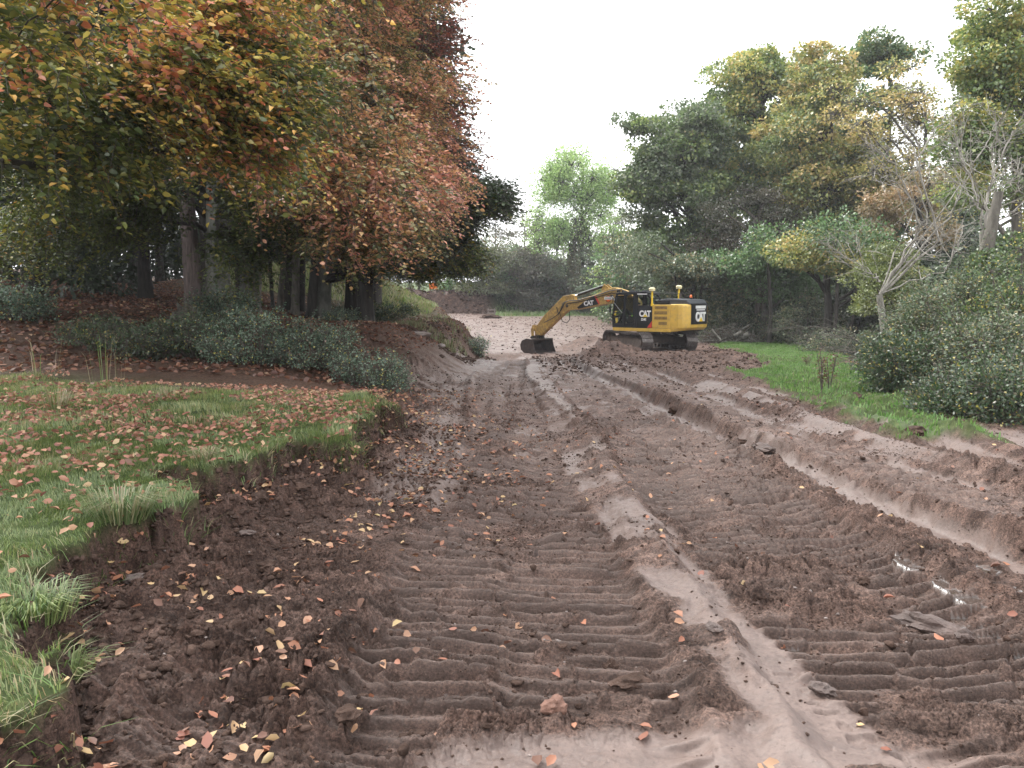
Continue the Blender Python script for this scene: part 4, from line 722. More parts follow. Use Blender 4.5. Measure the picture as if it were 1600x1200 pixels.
for a in [('large dark green bush spilling onto the grass at the right', 1440, 530, 15.0, 1.0, 60, 20000, .055, 0), ('blue-green bush in the bottom right corner', 1560, 578, 11.6, .85, 50, 20000, .048, 0), ('tall mottled bush behind the corner bush', 1500, 430, 17.5, 1.2, 70, 22000, .060, 2), ('tall yellow-flecked bush at the right edge', 1600, 380, 15.5, 1.2, 70, 24000, .058, 1),
          ('pale-leaved bush at the edge of the dark hollow', 1450, 450, 22, 1.1, 50, 15000, .07, 2), ('dark bush beside the base of the white-barked tree', 1392, 530, 22, .6, 34, 7000, .065, 0), ('low dark bush tucked behind the corner bush', 1630, 560, 13.0, 1.0, 50, 14000, .052, 0), ('small bush on the bank foot beside the grass tip', 1490, 610, 13.2, .55, 30, 8000, .048, 0), ('bush with small grey leaves above the corner bush', 1560, 480, 14.2, .9, 50, 15000, .052, 2)]:
    x_ = (a[1] - 800) / FPX * a[3]; sk = .3; hh_ = at(a[1], a[2], a[3])[2] - (G(x_, a[3]) - sk); bush('bank_bush', a[0], a[1], 0, a[3], a[4], hh_, a[6], a[7] * 1.05, BUSHG if a[8] == 0 else (IVY if a[8] == 1 else GREYG + BUSHG[1:]), gB, ncl=int(a[5]), crad=.42, sink=sk, twig=900)
gH = 'scrub round the dark hollow'
for a in [('dark scrub under the trees left of the hollow', 1225, 530, 50, 1.9, 2.2, 4500, .13), ('leafy scrub with yellow flecks left of the hollow', 1262, 540, 46, 1.7, 3.0, 5500, .12), ('low scrub at the near lip of the hollow', 1300, 560, 40, 1.4, 1.1, 4500, .10), ('scrub low behind the brush pile', 1120, 500, 54, 2.6, 2.6, 5000, .13), ('scrub between the brush pile and the grass', 1175, 510, 53, 2.0, 2.0, 4500, .13), ('dull scrub at the far lip of the hollow', 1345, 520, 41, 1.8, 1.6, 3800, .11)]:
    bush('bank_scrub', a[0], a[1], a[2], a[3], a[4], a[5], a[6], a[7], GREYG + DARKG[:1], gH, ncl=34, crad=.6, twig=300)
gL = 'low shrubs along the turf at the left'
SHR = [(3, (0.078, 0.143, 0.085)), (3, (0.143, 0.221, 0.143)), (2.5, (0.221, 0.299, 0.208)), (1.2, (0.052, 0.078, 0.046)), (0.4, (0.546, 0.494, 0.13)), (0.5, (0.26, 0.182, 0.117))]
for a in [('grey-green low shrub in the middle of the row along the turf', 400, 560, 14.6, 1.05, .95), ('grey-green shrub second from the right in the row along the turf', 485, 560, 14.8, .85, .92), ('sparser leggy shrub at the right end of the row by the mud', 570, 570, 14.2, .62, .72), ('darker green shrub left of the middle of the row along the turf', 310, 560, 15.2, .85, .82), ('low dark shrub at the left end of the row along the turf', 170, 560, 15.8, .95, .6), ('small dark shrub between the left end shrub and the next', 235, 570, 15, .6, .55), ('trailing shrub at the foot of the lit tree trunks', 350, 520, 21.5, .8, .8), ('small dark shrub hugging the grey trunk', 372, 506, 25, .5, .6), ('bramble clump in the litter at the far left', 20, 490, 19, 1.0, .8), ('dark bramble patch below the grassy spur', 575, 497, 36, 2.2, 1.0), ('fresh green weed clump on the point of the rubble bank', 745, 530, 40, .45, .9), ('low bramble in front of the forked end trunk', 540, 500, 33, .9, .6), ('light green sprout where the row of shrubs meets the mud', 612, 590, 15.2, .25, .5)]:
    leg = 'sprout' in a[0] or 'weed' in a[0]
    bush('turf_shrub', a[0], a[1], a[2], a[3], a[4], a[5], int(6200 * a[4]) if a[3] < 17 else int(3500 * a[4]), .042 if a[3] < 17 else .07, SHR if 'dark' not in a[0] else BUSHG, gL, wd=.028 if a[3] < 17 else .045, ncl=44, crad=.20 if a[3] < 17 else .3, twig=700 if a[3] < 17 else 200, sink=.05, ry=.7)
# ------------------------------------------------------------------ excavator
M_YEL = pmat('yellow_paint', (.66, .42, .08), .42, 0, .10, 3, dirt=.30, dirtcol=(.42, .28, .11), coat=.15)
M_YEL2 = pmat('worn_yellow_paint', (.58, .37, .09), .5, 0, .15, 5, dirt=.42, dirtcol=(.20, .13, .07))
M_BLK = pmat('black_paint', (.012, .013, .015), .32, 0, .2, 4, dirt=.16, dirtcol=(.05, .045, .04))
M_STEEL = pmat('worn_steel', (.16, .145, .14), .42, .75, .3, 9, bump=.3, dirt=.45, dirtcol=(.075, .052, .042))
M_TRACK = pmat('muddy_track_steel', (.20, .185, .18), .38, .7, .3, 8, bump=.3, dirt=.4, dirtcol=(.07, .05, .042))
M_MUDSTEEL = pmat('mud_caked_steel', (.055, .042, .037), .8, .1, .3, 5, bump=.5, dirt=.4)
M_BUCKET = pmat('bucket_steel', (.075, .068, .068), .5, .35, .35, 6, bump=.3, dirt=.35, dirtcol=(.12, .08, .065))
M_CHROME = pmat('cylinder_rod', (.42, .42, .42), .3, 1.0, .03)
M_RUB = pmat('black_hose', (.012, .012, .012), .55)
M_WHITE = pmat('white_decal', (.80, .80, .80), .45, 0, .03)
M_YDEC = pmat('yellow_decal', (.80, .55, .03), .45, 0, .03)
M_RED = pmat('red_decal', (.60, .06, .04), .4, 0, .05)
M_ORG = pmat('orange_reflector', (.75, .16, .03), .25, 0, .05)
M_GREY = pmat('hood_grey', (.055, .06, .072), .35, 0, .15)
M_CREAM = pmat('cream_dome', (.72, .66, .42), .35, 0, .05)
M_SEAT = pmat('seat_fabric', (.03, .03, .033), .9)
M_VEST = pmat('hi_vis_cloth', (.30, .66, .05), .8, 0, .08, 10)
M_SKIN = pmat('skin', (.48, .27, .20), .55)
M_DARKC = pmat('dark_clothing', (.02, .025, .04), .9)
mg, tg, bgl = mat_new('cab_glass'); tg.nodes.clear(); _o = tg.nodes.new('ShaderNodeOutputMaterial'); _a = tg.nodes.new('ShaderNodeBsdfTransparent'); _b = tg.nodes.new('ShaderNodeBsdfGlossy'); _m = tg.nodes.new('ShaderNodeMixShader'); _fr = tg.nodes.new('ShaderNodeFresnel')
_a.inputs[0].default_value = (.62, .68, .66, 1); _b.inputs['Roughness'].default_value = .03; _fr.inputs[0].default_value = 1.5
tg.links.new(_fr.outputs[0], _m.inputs[0]); tg.links.new(_a.outputs[0], _m.inputs[1]); tg.links.new(_b.outputs[0], _m.inputs[2]); tg.links.new(_m.outputs[0], _o.inputs[0]); M_GLASS = mg

class MB:
    def __init__(s): s.V = []; s.F = []
    def add(s, V, F):
        o = len(s.V); s.V += [tuple(v) for v in V]; s.F += [tuple(i + o for i in f) for f in F]; return s
    def box(s, c, d, rot=None):
        V = [Vector((sx * d[0] / 2, sy * d[1] / 2, sz * d[2] / 2)) for sx in (-1, 1) for sy in (-1, 1) for sz in (-1, 1)]
        if rot is not None: V = [rot @ v for v in V]
        return s.add([v + Vector(c) for v in V], [(0, 1, 3, 2), (4, 6, 7, 5), (0, 4, 5, 1), (2, 3, 7, 6), (0, 2, 6, 4), (1, 5, 7, 3)])
    def prism(s, pts, y0, y1, axis='y'):
        """pts (x,z) polygon extruded along y (axis y) or (x,y) polygon along z"""
        n_ = len(pts); f = (lambda p, q: (p[0], q, p[1])) if axis == 'y' else ((lambda p, q: (p[0], p[1], q)) if axis == 'z' else (lambda p, q: (q, p[0], p[1])))
        return s.add([f(p, y0) for p in pts] + [f(p, y1) for p in pts], [tuple(range(n_))[::-1], tuple(range(n_, 2 * n_))] + [(i, (i + 1) % n_, n_ + (i + 1) % n_, n_ + i) for i in range(n_)])
    def cyl(s, a, b, r, r2=None, k=14):
        a, b = Vector(a), Vector(b); q = (b - a).to_track_quat('Z', 'Y'); r2 = r if r2 is None else r2
        V = [a + q @ Vector((r * math.cos(t), r * math.sin(t), 0)) for t in [2 * math.pi * i / k for i in range(k)]] + [b + q @ Vector((r2 * math.cos(t), r2 * math.sin(t), 0)) for t in [2 * math.pi * i / k for i in range(k)]]
        return s.add(V, [tuple(range(k))[::-1], tuple(range(k, 2 * k))] + [(i, (i + 1) % k, k + (i + 1) % k, k + i) for i in range(k)])
    def tube(s, pts, r, k=6):
        V, F = tubes([np.array(pts, float)], [np.full(len(pts), r)], k); return s.add(V, F)
    def dome(s, c, r, h, k=14, rings=5):
        V = []; c = Vector(c)
        for j in range(rings + 1):
            a = math.pi / 2 * j / rings
            for i in range(k): t = 2 * math.pi * i / k; V.append(c + Vector((r * math.cos(a) * math.cos(t), r * math.cos(a) * math.sin(t), h * math.sin(a))))
        return s.add(V, [(j * k + i, j * k + (i + 1) % k, (j + 1) * k + (i + 1) % k, (j + 1) * k + i) for j in range(rings) for i in range(k)] + [tuple(range(k))[::-1]])
    def build(s, name, mat, parent=None, bevel=0, smooth=False):
        me = bpy.data.meshes.new(name); me.from_pydata([tuple(v) for v in s.V], [], s.F); me.update()
        import bmesh as _bm
        b_ = _bm.new(); b_.from_mesh(me); _bm.ops.recalc_face_normals(b_, faces=b_.faces); b_.to_mesh(me); b_.free()
        me.materials.append(mat); o = bpy.data.objects.new(name, me); COL.objects.link(o)
        if parent: o.parent = parent
        if bevel: md = o.modifiers.new('bevel', 'BEVEL'); md.width = bevel; md.segments = 2; md.limit_method = 'ANGLE'; md.angle_limit = R(35)
        if smooth:
            for p in me.polygons: p.use_smooth = True
        return o
def lettering(txt, size, loc, right, up, mat, parent, bold=.012, ext=.004, sx=1.0, name='lettering'):
    cu = bpy.data.curves.new('text', 'FONT'); cu.body = txt; cu.size = size; cu.align_x = 'CENTER'; cu.align_y = 'CENTER'; cu.offset = bold * size; cu.extrude = ext; cu.space_character = .86
    t_ = bpy.data.objects.new('text', cu); COL.objects.link(t_); dg = bpy.context.evaluated_depsgraph_get(); me = bpy.data.meshes.new_from_object(t_.evaluated_get(dg)); bpy.data.objects.remove(t_)
    rt, u_ = Vector(right).normalized(), Vector(up).normalized(); nn = rt.cross(u_); M = Matrix((rt, u_, nn)).transposed(); 
    for v in me.vertices: v.co = M @ Vector((v.co.x * sx, v.co.y, v.co.z)) + Vector(loc)
    me.materials.clear(); me.materials.append(mat); o = bpy.data.objects.new(name, me); COL.objects.link(o); o.parent = parent; return o
ex = empty('excavator', (CX, CY, CZ)); tag(ex, 'yellow and black tracked digger standing behind a spoil heap with its arm lowered', 'excavator')
AU, AT = R(140), R(110)                                   # heading of the upper body and of the tracks
RU, RT = Matrix.Rotation(AU, 4, 'Z'), Matrix.Rotation(AT, 4, 'Z')
def put(o, M): o.matrix_local = M; return o
def U(mb, name, mat, parent=ex, **k): return put(mb.build(name, mat, parent, **k), RU) if parent is ex else mb.build(name, mat, parent, **k)
# tracks
GA, HL, TR = 1.30, 1.78, .46                              # half gauge, half length between wheels, end radius
for side in (-1, 1):
    yc = side * GA
    loop = []; n_arc = 12
    Ls_ = 2 * HL; tot = 2 * Ls_ + 2 * math.pi * TR; ns = 49; 
    mbT = MB(); prev = []
    for i in range(ns):
        s_ = i / ns * tot
        if s_ < Ls_: p = (-HL + s_, 2 * TR + (0 if True else 0)); a = 0.0; p = (p[0], 2 * TR - .05 * math.sin(math.pi * s_ / Ls_)); nrmv = (0, 1)
        elif s_ < Ls_ + math.pi * TR: a = (s_ - Ls_) / TR; p = (HL + TR * math.sin(a), TR + TR * math.cos(a)); nrmv = (math.sin(a), math.cos(a))
        elif s_ < 2 * Ls_ + math.pi * TR: p = (HL - (s_ - Ls_ - math.pi * TR), 0); nrmv = (0, -1); a = math.pi
        else: a = math.pi + (s_ - 2 * Ls_ - math.pi * TR) / TR; p = (-HL + TR * math.sin(a), TR + TR * math.cos(a)); nrmv = (math.sin(a), math.cos(a))
        rot = Matrix.Rotation(a, 3, 'Y'); c = Vector((p[0], yc, p[1] + .02))
        mbT.box(c, (tot / ns * .93, .62, .035), rot)
        for q in (-1, 0, 1): mbT.box(c + rot @ Vector((q * tot / ns * .3, 0, .032)), (.022, .60, .035), rot)
        mbT.box(c + rot @ Vector((0, .0, -.05)), (tot / ns * .8, .16, .07), rot)
    tr = put(mbT.build('track', M_TRACK, ex, bevel=0), RT)
    fr = MB().prism([(-HL - .1, .34), (-HL + .2, .22), (HL - .2, .22), (HL + .1, .34), (HL - .2, .70), (-HL + .2, .70)], yc - .17, yc + .17); fr.box((0, yc, .72), (1.6, .3, .12)); fr.build('track_frame', M_MUDSTEEL, tr, bevel=.015)
    wh = MB(); 
    for xx in (-HL, HL):
        wh.cyl((xx, yc - .14, TR + .02), (xx, yc + .14, TR + .02), TR - .09, k=22); wh.cyl((xx, yc - .2, TR + .02), (xx, yc + .2, TR + .02), .17)
        for q in range(14): an = q / 14 * 2 * math.pi; wh.box((xx + (TR - .08) * math.cos(an), yc, TR + .02 + (TR - .08) * math.sin(an)), (.05, .08, .05))
    wh.build('drive_wheels', M_MUDSTEEL, tr)
    for q in range(8): xx = -HL + .42 + q * (2 * HL - .84) / 7; MB().cyl((xx, yc - .2, .17), (xx, yc + .2, .17), .105).build('roller', M_MUDSTEEL, tr)
    for xx in (-.6, .6): MB().cyl((xx, yc - .12, .80), (xx, yc + .12, .80), .07).build('roller', M_MUDSTEEL, tr)
put(MB().box((0, 0, .60), (1.5, 1.9, .42)).box((.75, 0, .55), (.5, 2.0, .25)).box((-.75, 0, .55), (.5, 2.0, .25)).cyl((0, 0, .8), (0, 0, 1.0), .62, k=28).build('undercarriage', M_MUDSTEEL, ex, bevel=.03), RT)
# revolving frame and body (X forward, Y to the cab side)
U(MB().box((-.55, 0, 1.09), (3.9, 2.3, .16)), 'deck', M_BLK, bevel=.02)
U(MB().prism([(1.38, 1.02), (1.38, 1.18), (-2.05, 1.18), (-2.05, 1.0), (1.2, 1.0)], 1.25, 1.38), 'side_sill', M_YEL, bevel=.02)
U(MB().box((-.3, -1.29, 1.1), (3.3, .14, .22)), 'side_sill', M_YEL, bevel=.02)
# counterweight: curved rear plan
def cw_outline(off=0):
    pts = [(-2.02, 1.36 + off)]
    for k in range(0, 13):
        a = R(90 - 180 * k / 12); rx, ry = .98 + off, 1.36 + off
        sx = abs(math.cos(a))**.62 * (1 if math.cos(a) >= 0 else -1); sy = abs(math.sin(a))**.5 * (1 if math.sin(a) >= 0 else -1)
        pts.append((-2.08 - rx * sx * .93, ry * sy))
    pts.append((-2.02, -1.36 - off)); return pts
def cw_mesh(z0, z1, off=0, taper=.16):
    o = cw_outline(off); n_ = len(o); V = []; hs = [(z0, taper), (z0 + .22, .02), (z0 + .4, 0), (z1 - .12, 0), (z1 - .03, .03), (z1, .10)]
    for z_, t_ in hs:
        for x_, y_ in o: V.append((max(x_, -9) + (t_ if x_ < -2.3 else 0), y_ * (1 - t_ * .25), z_ + (.14 * max(0, -x_ - 2.3) if z_ == z0 else 0)))
    F = [(j * n_ + i, j * n_ + (i + 1) % n_, (j + 1) * n_ + (i + 1) % n_, (j + 1) * n_ + i) for j in range(len(hs) - 1) for i in range(n_)] + [tuple(range(n_))[::-1], tuple(range((len(hs) - 1) * n_, len(hs) * n_))]
    return MB().add(V, F)
cwo = U(cw_mesh(1.02, 2.42), 'counterweight', M_YEL, smooth=False, bevel=.02)
# black rear panel, following the curve
o_ = cw_outline(.012); V = []; F = []; seg = [p for p in o_ if -.86 < p[1] < .86]
import itertools
ys = np.linspace(-.88, .88, 15); oo = sorted(cw_outline(.014)[1:-1], key=lambda p: p[1]); ox = np.array([p[1] for p in oo]); oxx = np.array([p[0] for p in oo])
xs = np.interp(ys, ox, oxx); mbp = MB(); Vp = [(x_, y_, z_) for x_, y_ in zip(xs, ys) for z_ in (1.40, 2.44)] + [(x_ + .05, y_, z_) for x_, y_ in zip(xs, ys) for z_ in (1.40, 2.44)]
n_ = len(ys); Fp = [(2 * i, 2 * i + 2, 2 * i + 3, 2 * i + 1) for i in range(n_ - 1)] + [(2 * n_ + 2 * i, 2 * n_ + 2 * i + 1, 2 * n_ + 2 * i + 3, 2 * n_ + 2 * i + 2) for i in range(n_ - 1)]
Fp += [(2 * i + 1, 2 * i + 3, 2 * n_ + 2 * i + 3, 2 * n_ + 2 * i + 1) for i in range(n_ - 1)] + [(2 * i, 2 * n_ + 2 * i, 2 * n_ + 2 * i + 2, 2 * i + 2) for i in range(n_ - 1)]
rp_ = U(MB().add(Vp, Fp), 'rear_panel', M_BLK)
xr_ = float(xs.min())
lettering('CAT', .62, (xr_ - .018, .0, 1.76), (0, -1, 0), (0, 0, 1), M_WHITE, rp_, .045, .02, .92)
MB().prism([(-.20, 1.545), (.20, 1.545), (.0, 1.76)], xr_ - .052, xr_ - .040, 'x').build('yellow_triangle', M_YDEC, rp_)
mk = MB(); [mk.box((xr_ - .018, -.47 + q * .134, 2.27), (.03, .105 + .012 * (q % 3), .15)) for q in range(8)]; mk.build('worn_lettering', M_WHITE, rp_)
mk = MB(); [mk.box((xr_ - .018, -.40 + q * .089, 2.13), (.03, .068, .055)) for q in range(10)]; mk.build('worn_lettering', M_WHITE, rp_)
for yy in (-1.12, 1.12): U(MB().box((-2.62, yy, 1.32), (.05, .20, .09), Matrix.Rotation(-.9 if yy > 0 else .9, 3, 'Z')), 'tail_reflector', M_ORG)
# side doors: yellow vented door (left), yellow right side
vd = U(MB().box((-1.50, 1.27, 1.79), (1.02, .20, 1.20)), 'engine_door', M_YEL, bevel=.03)
gr_ = MB()
for (xa, xb, za, zb) in [(-1.86, -1.16, 2.17, 2.31), (-1.86, -1.13, 1.90, 2.06), (-1.86, -1.13, 1.64, 1.79), (-1.86, -1.38, 1.37, 1.52)]:
    gr_.box(((xa + xb) / 2, 1.372, (za + zb) / 2), (xb - xa, .012, zb - za))
gr_.build('vent_grille', pmat('vent_brown', (.20, .13, .05), .6), vd)
sl = MB()
for (xa, xb, za, zb) in [(-1.86, -1.16, 2.17, 2.31), (-1.86, -1.13, 1.90, 2.06), (-1.86, -1.13, 1.64, 1.79), (-1.86, -1.38, 1.37, 1.52)]:
    for q in range(5): sl.box(((xa + xb) / 2, 1.382, za + (q + .5) * (zb - za) / 5), (xb - xa, .014, (zb - za) / 12))
sl.build('vent_slats', M_YEL2, vd)
U(MB().box((-1.0, -1.2, 1.75), (2.0, .26, 1.15)), 'engine_door', M_YEL, bevel=.04)
U(MB().box((-1.0, -.05, 1.75), (2.0, 2.05, 1.12)), 'engine_bay', M_BLK, bevel=.02)
# black band behind the cab with the lettering and red flash
bp_ = U(MB().prism([(-.99, 1.20), (-.05, 1.20), (-.05, 2.32), (-.99, 2.32)], 1.06, 1.372), 'side_panel', M_BLK, bevel=.02)
lettering('CAT', .42, (-.58, 1.376, 1.91), (-1, 0, 0), (0, 0, 1), M_WHITE, bp_, .045, .006, .88)
MB().prism([(-.46, 1.755), (-.74, 1.755), (-.60, 1.90)], 1.380, 1.388).build('yellow_triangle', M_YDEC, bp_)
lettering('324E', .18, (-.50, 1.376, 1.62), (-1, 0, 0), (0, 0, 1), M_WHITE, bp_, .015, .006, 1.0)
MB().prism([(-.72, 1.205), (-.99, 1.205), (-.99, 1.56)], 1.374, 1.382).build('red_flash', M_RED, bp_)
# hood
U(MB().prism([(-1.05, 2.38), (-1.05, 2.62), (-1.6, 2.70), (-2.75, 2.66), (-2.9, 2.45), (-2.85, 2.38)], -.95, .98), 'engine_hood', M_GREY, bevel=.05)
U(MB().box((-1.35, .99, 2.50), (.9, .03, .16)), 'hood_grille', M_BLK)
U(MB().cyl((-1.55, -.55, 2.6), (-1.55, -.55, 2.95), .06), 'exhaust', M_MUDSTEEL)
U(MB().tube([(-.85, .9, 2.3), (-.85, .9, 2.98), (-1.9, .9, 2.98), (-1.9, .9, 2.6)], .017).tube([(-.85, -.9, 2.3), (-.85, -.9, 2.98), (-1.9, -.9, 2.98), (-1.9, -.9, 2.6)], .017), 'guard_rail', M_BLK)
bc = U(MB().cyl((-2.35, -.2, 2.66), (-2.35, -.2, 2.74), .07), 'beacon', M_BLK); MB().dome((-2.35, -.2, 2.74), .075, .16).build('beacon_lens', M_ORG, bc, smooth=True)
# cab
z0, z1 = 1.18, 3.0
cabf = [(1.36, z0), (1.40, 1.75), (1.22, 2.80), (1.08, z1 - .04), (-.62, z1 - .04), (-.86, 2.72), (-.86, z0)]
fr = MB()
def pill(a, b, w_=.07): 
    a, b = Vector(a), Vector(b); d_ = b - a; q = d_.to_track_quat('Z', 'Y').to_matrix(); fr.box((a + b) / 2, (w_, w_, d_.length), q)
for yy in (.36, 1.33):
    P_ = [Vector((x_, yy, z_)) for x_, z_ in cabf]
    for i in range(len(P_)): pill(P_[i], P_[(i + 1) % len(P_)], .085)
    pill((.70, yy, z0), (.66, yy, z1 - .05), .10); pill((.12, yy, z0), (.12, yy, z1 - .05), .07); pill((-.02, yy, z0), (-.02, yy, z1 - .05), .12)
for x_, z_ in cabf: pill((x_, .36, z_), (x_, 1.33, z_), .07)
fr.box((-.44, .84, 1.75), (.84, .9, 1.1)); fr.box((-.38, 1.335, 1.78), (.72, .05, 1.14)); fr.box((.27, 1.335, 1.30), (2.2, .04, .22)); fr.box((1.05, 1.335, 1.95), (.66, .03, .05)); fr.box((.0, 1.34, 2.62), (.26, .04, .66))
fr.box((.30, .84, z0 + .03), (2.1, 1.0, .06))
cab = U(fr, 'cab', M_BLK, bevel=.008)
MB().prism([(1.26, 2.90), (1.16, 3.0), (.7, 3.05), (-.6, 3.06), (-.88, 2.98), (-.88, 2.90)], .30, 1.38).build('cab_roof', M_BLK, cab, bevel=.02)
def pane(name, pts, par=cab):
    return MB().add(pts, [tuple(range(len(pts)))]).build(name, M_GLASS, par)
pane('door_window', [(1.30, 1.345, 1.42), (1.34, 1.345, 1.78), (1.20, 1.345, 2.74), (.74, 1.345, 2.74), (.74, 1.345, 1.42)])
pane('door_window', [(.60, 1.345, 1.42), (.60, 1.345, 2.76), (.16, 1.345, 2.76), (.16, 1.345, 1.42)])
pane('rear_side_window', [(-.12, 1.345, 2.38), (-.12, 1.345, 2.80), (-.78, 1.345, 2.72), (-.78, 1.345, 2.38)])
pane('windscreen', [(1.375, .42, 1.35), (1.40, .42, 1.75), (1.40, 1.28, 1.75), (1.375, 1.28, 1.35)]); pane('windscreen', [(1.405, .42, 1.78), (1.215, .42, 2.78), (1.215, 1.28, 2.78), (1.405, 1.28, 1.78)])
pane('right_window', [(1.30, .35, 1.42), (1.20, .35, 2.74), (-.1, .35, 2.76), (-.1, .35, 1.42)])
MB().tube([(1.46, 1.42, 1.6), (1.5, 1.44, 2.2), (1.30, 1.42, 2.74)], .014).box((1.50, 1.46, 2.1), (.04, .14, .26)).build('cab_mirror', M_BLK, cab)
MB().tube([(1.32, 1.385, 2.5), (.95, 1.385, 2.1), (.80, 1.385, 1.95)], .012).build('grab_handle', M_CHROME, cab)
MB().box((1.22, .6, 3.08), (.12, .2, .11)).box((1.22, 1.1, 3.08), (.12, .2, .11)).build('work_lights', M_BLK, cab, bevel=.01)
MB().box((-.2, .55, 3.09), (.5, .3, .08)).box((.45, .9, 3.085), (.35, .25, .06)).build('roof_hatch', M_GREY, cab, bevel=.01)
mk = MB(); [mk.box((-.14 - q * .075, 1.385, 2.93), (.06, .008, .055)) for q in range(8)]; mk.build('worn_lettering', M_WHITE, cab)
MB().box((.10, .84, 1.50), (.5, .5, .14)).box((-.18, .84, 1.90), (.14, .5, .72)).box((-.2, .84, 2.34), (.1, .28, .2)).build('seat', M_SEAT, cab, bevel=.04)
MB().box((.40, .58, 1.62), (.4, .09, .28)).box((.40, 1.10, 1.62), (.4, .09, .28)).tube([(.5, .58, 1.7), (.52, .58, 1.95)], .02).tube([(.5, 1.10, 1.7), (.52, 1.10, 1.95)], .02).build('control_console', M_SEAT, cab)
# GPS masts
for (xx, yy, zb, zt_) in ((-.93, 1.30, 2.32, 3.08), (-1.12, -1.18, 2.32, 3.22)):
    ms = U(MB().cyl((xx, yy, zb), (xx, yy, zt_), .052).box((xx, yy, zb + .05), (.16, .14, .12)), 'antenna_mast', M_YDEC); MB().cyl((xx, yy, zt_), (xx, yy, zt_ + .12), .15, .17).dome((xx, yy, zt_ + .12), .17, .07).build('antenna_dome', M_CREAM, ms)
# boom, stick, cylinders
bm_top = [(.35, 2.0), (.62, 2.62), (1.05, 2.98), (1.40, 3.12), (2.07, 3.30), (2.6, 3.20), (3.26, 2.93), (4.0, 2.74), (4.85, 2.54), (5.25, 2.50), (5.42, 2.36)]
bm_bot = [(5.40, 2.14), (5.22, 2.02), (4.6, 2.07), (3.51, 2.23), (2.6, 2.40), (1.94, 2.46), (1.45, 2.28), (1.0, 1.98), (.62, 1.72), (.38, 1.72)]
boom = U(MB().prism(bm_top + bm_bot, -.24, .24), 'boom', M_YEL2, bevel=.02)
bdec = MB().prism([(3.0, 2.44), (3.62, 2.66), (3.72, 2.62), (4.55, 2.18), (4.45, 2.14), (3.15, 2.32)], .242, .248)
MB().prism([(3.05, 2.38), (3.35, 2.82), (3.75, 2.68), (4.52, 2.20), (4.42, 2.12)], .243, .249).build('black_decal', M_BLK, boom)
MB().prism([(3.05, 2.38), (3.35, 2.82), (3.22, 2.86), (2.98, 2.40)], .244, .250).build('red_flash', M_RED, boom)
lettering('CAT', .34, (3.72, .252, 2.43), (-1, 0, .10), (.10, 0, 1), M_WHITE, boom, .04, .004, 1.05)
MB().cyl((2.42, .243, 2.68), (2.42, .250, 2.68), .19, k=24).build('round_decal', M_BLK, boom); MB().cyl((2.42, .243, 2.68), (2.42, .253, 2.68), .155, k=24).build('round_decal', M_ORG, boom); MB().box((2.42, .258, 2.72), (.50, .006, .15)).build('decal_band', M_WHITE, boom)
mk = MB(); [mk.box((2.58 - q * .08, .263, 2.72), (.045, .004, .06)) for q in range(5)]; mk.build('worn_lettering', M_GREY, boom)
stick = U(MB().prism([(4.78, 2.62), (4.80, 2.88), (4.95, 2.93), (5.56, 2.84), (6.1, 2.40), (6.95, 1.70), (7.60, .98), (7.62, .72), (7.42, .50), (7.18, .52), (6.5, 1.05), (5.98, 1.48), (5.35, 1.95), (5.05, 2.15)], -.17, .17), 'stick', M_YEL2, bevel=.02)
def ram(a, b, split, r, par, name='hydraulic_ram', y=0):
    a, b = Vector((a[0], y, a[1])), Vector((b[0], y, b[1])); m_ = a.lerp(b, split); o = MB().cyl(a, m_, r).cyl(m_ - (b - a).normalized() * .08, m_, r * 1.15).build(name, M_RUB, par); MB().cyl(m_, b, r * .5).build('ram_rod', M_CHROME, o); return o
ram((2.75, 3.42), (4.86, 2.84), .88, .085, boom)
MB().prism([(2.3, 3.2), (2.75, 3.5), (2.95, 3.12)], -.2, -.13).prism([(2.3, 3.2), (2.75, 3.5), (2.95, 3.12)], .13, .2).build('ram_bracket', M_YEL2, boom)
ram((5.55, 2.72), (7.72, .98), .48, .075, stick)
for yy in (-.32, .32): ram((.95, 1.25), (2.15, 2.85), .55, .08, boom, y=yy)
MB().cyl((2.15, -.38, 2.85), (2.15, .38, 2.85), .06).build('pivot_pin', M_STEEL, boom); MB().cyl((5.22, -.26, 2.28), (5.22, .26, 2.28), .10).build('pivot_pin', M_STEEL, stick)
MB().tube([(1.0, .3, 3.0), (1.6, .29, 3.2), (2.3, .29, 3.12), (3.2, .29, 2.86), (4.4, .29, 2.60), (5.0, .29, 2.58), (5.35, .28, 2.5), (5.6, .24, 2.1), (5.9, .22, 1.75)], .028).tube([(1.2, .27, 2.95), (2.2, .27, 3.0), (3.2, .27, 2.75), (4.4, .27, 2.5), (5.2, .27, 2.42)], .024).build('boom_hoses', M_RUB, boom, smooth=True)
MB().tube([(5.0, -.1, 2.6), (5.5, .24, 2.45), (5.75, .24, 1.9), (5.55, .24, 1.40), (5.25, .22, 1.30), (5.05, .2, 1.5), (5.15, .1, 1.95)], .026).tube([(6.0, .2, 2.2), (5.85, .22, 1.8), (6.3, .2, 1.55), (6.9, .2, 1.3)], .02).build('stick_hoses', M_RUB, stick, smooth=True)
lk = U(MB().prism([(7.62, 1.14), (7.84, 1.12), (7.92, .90), (7.76, .76), (7.62, .86)], -.14, .14).prism([(7.72, .98), (7.90, .92), (7.85, .40), (7.68, .38)], -.21, -.16).prism([(7.72, .98), (7.90, .92), (7.85, .40), (7.68, .38)], .16, .21), 'bucket_linkage', M_YEL2, bevel=.01)
U(MB().prism([(7.15, .28), (7.25, .55), (7.55, .52), (7.85, .48), (7.9, .26)], -.24, .24).cyl((7.32, -.3, .44), (7.32, .3, .44), .06).cyl((7.78, -.3, .40), (7.78, .3, .40), .06), 'quick_hitch', M_BLK, bevel=.01)
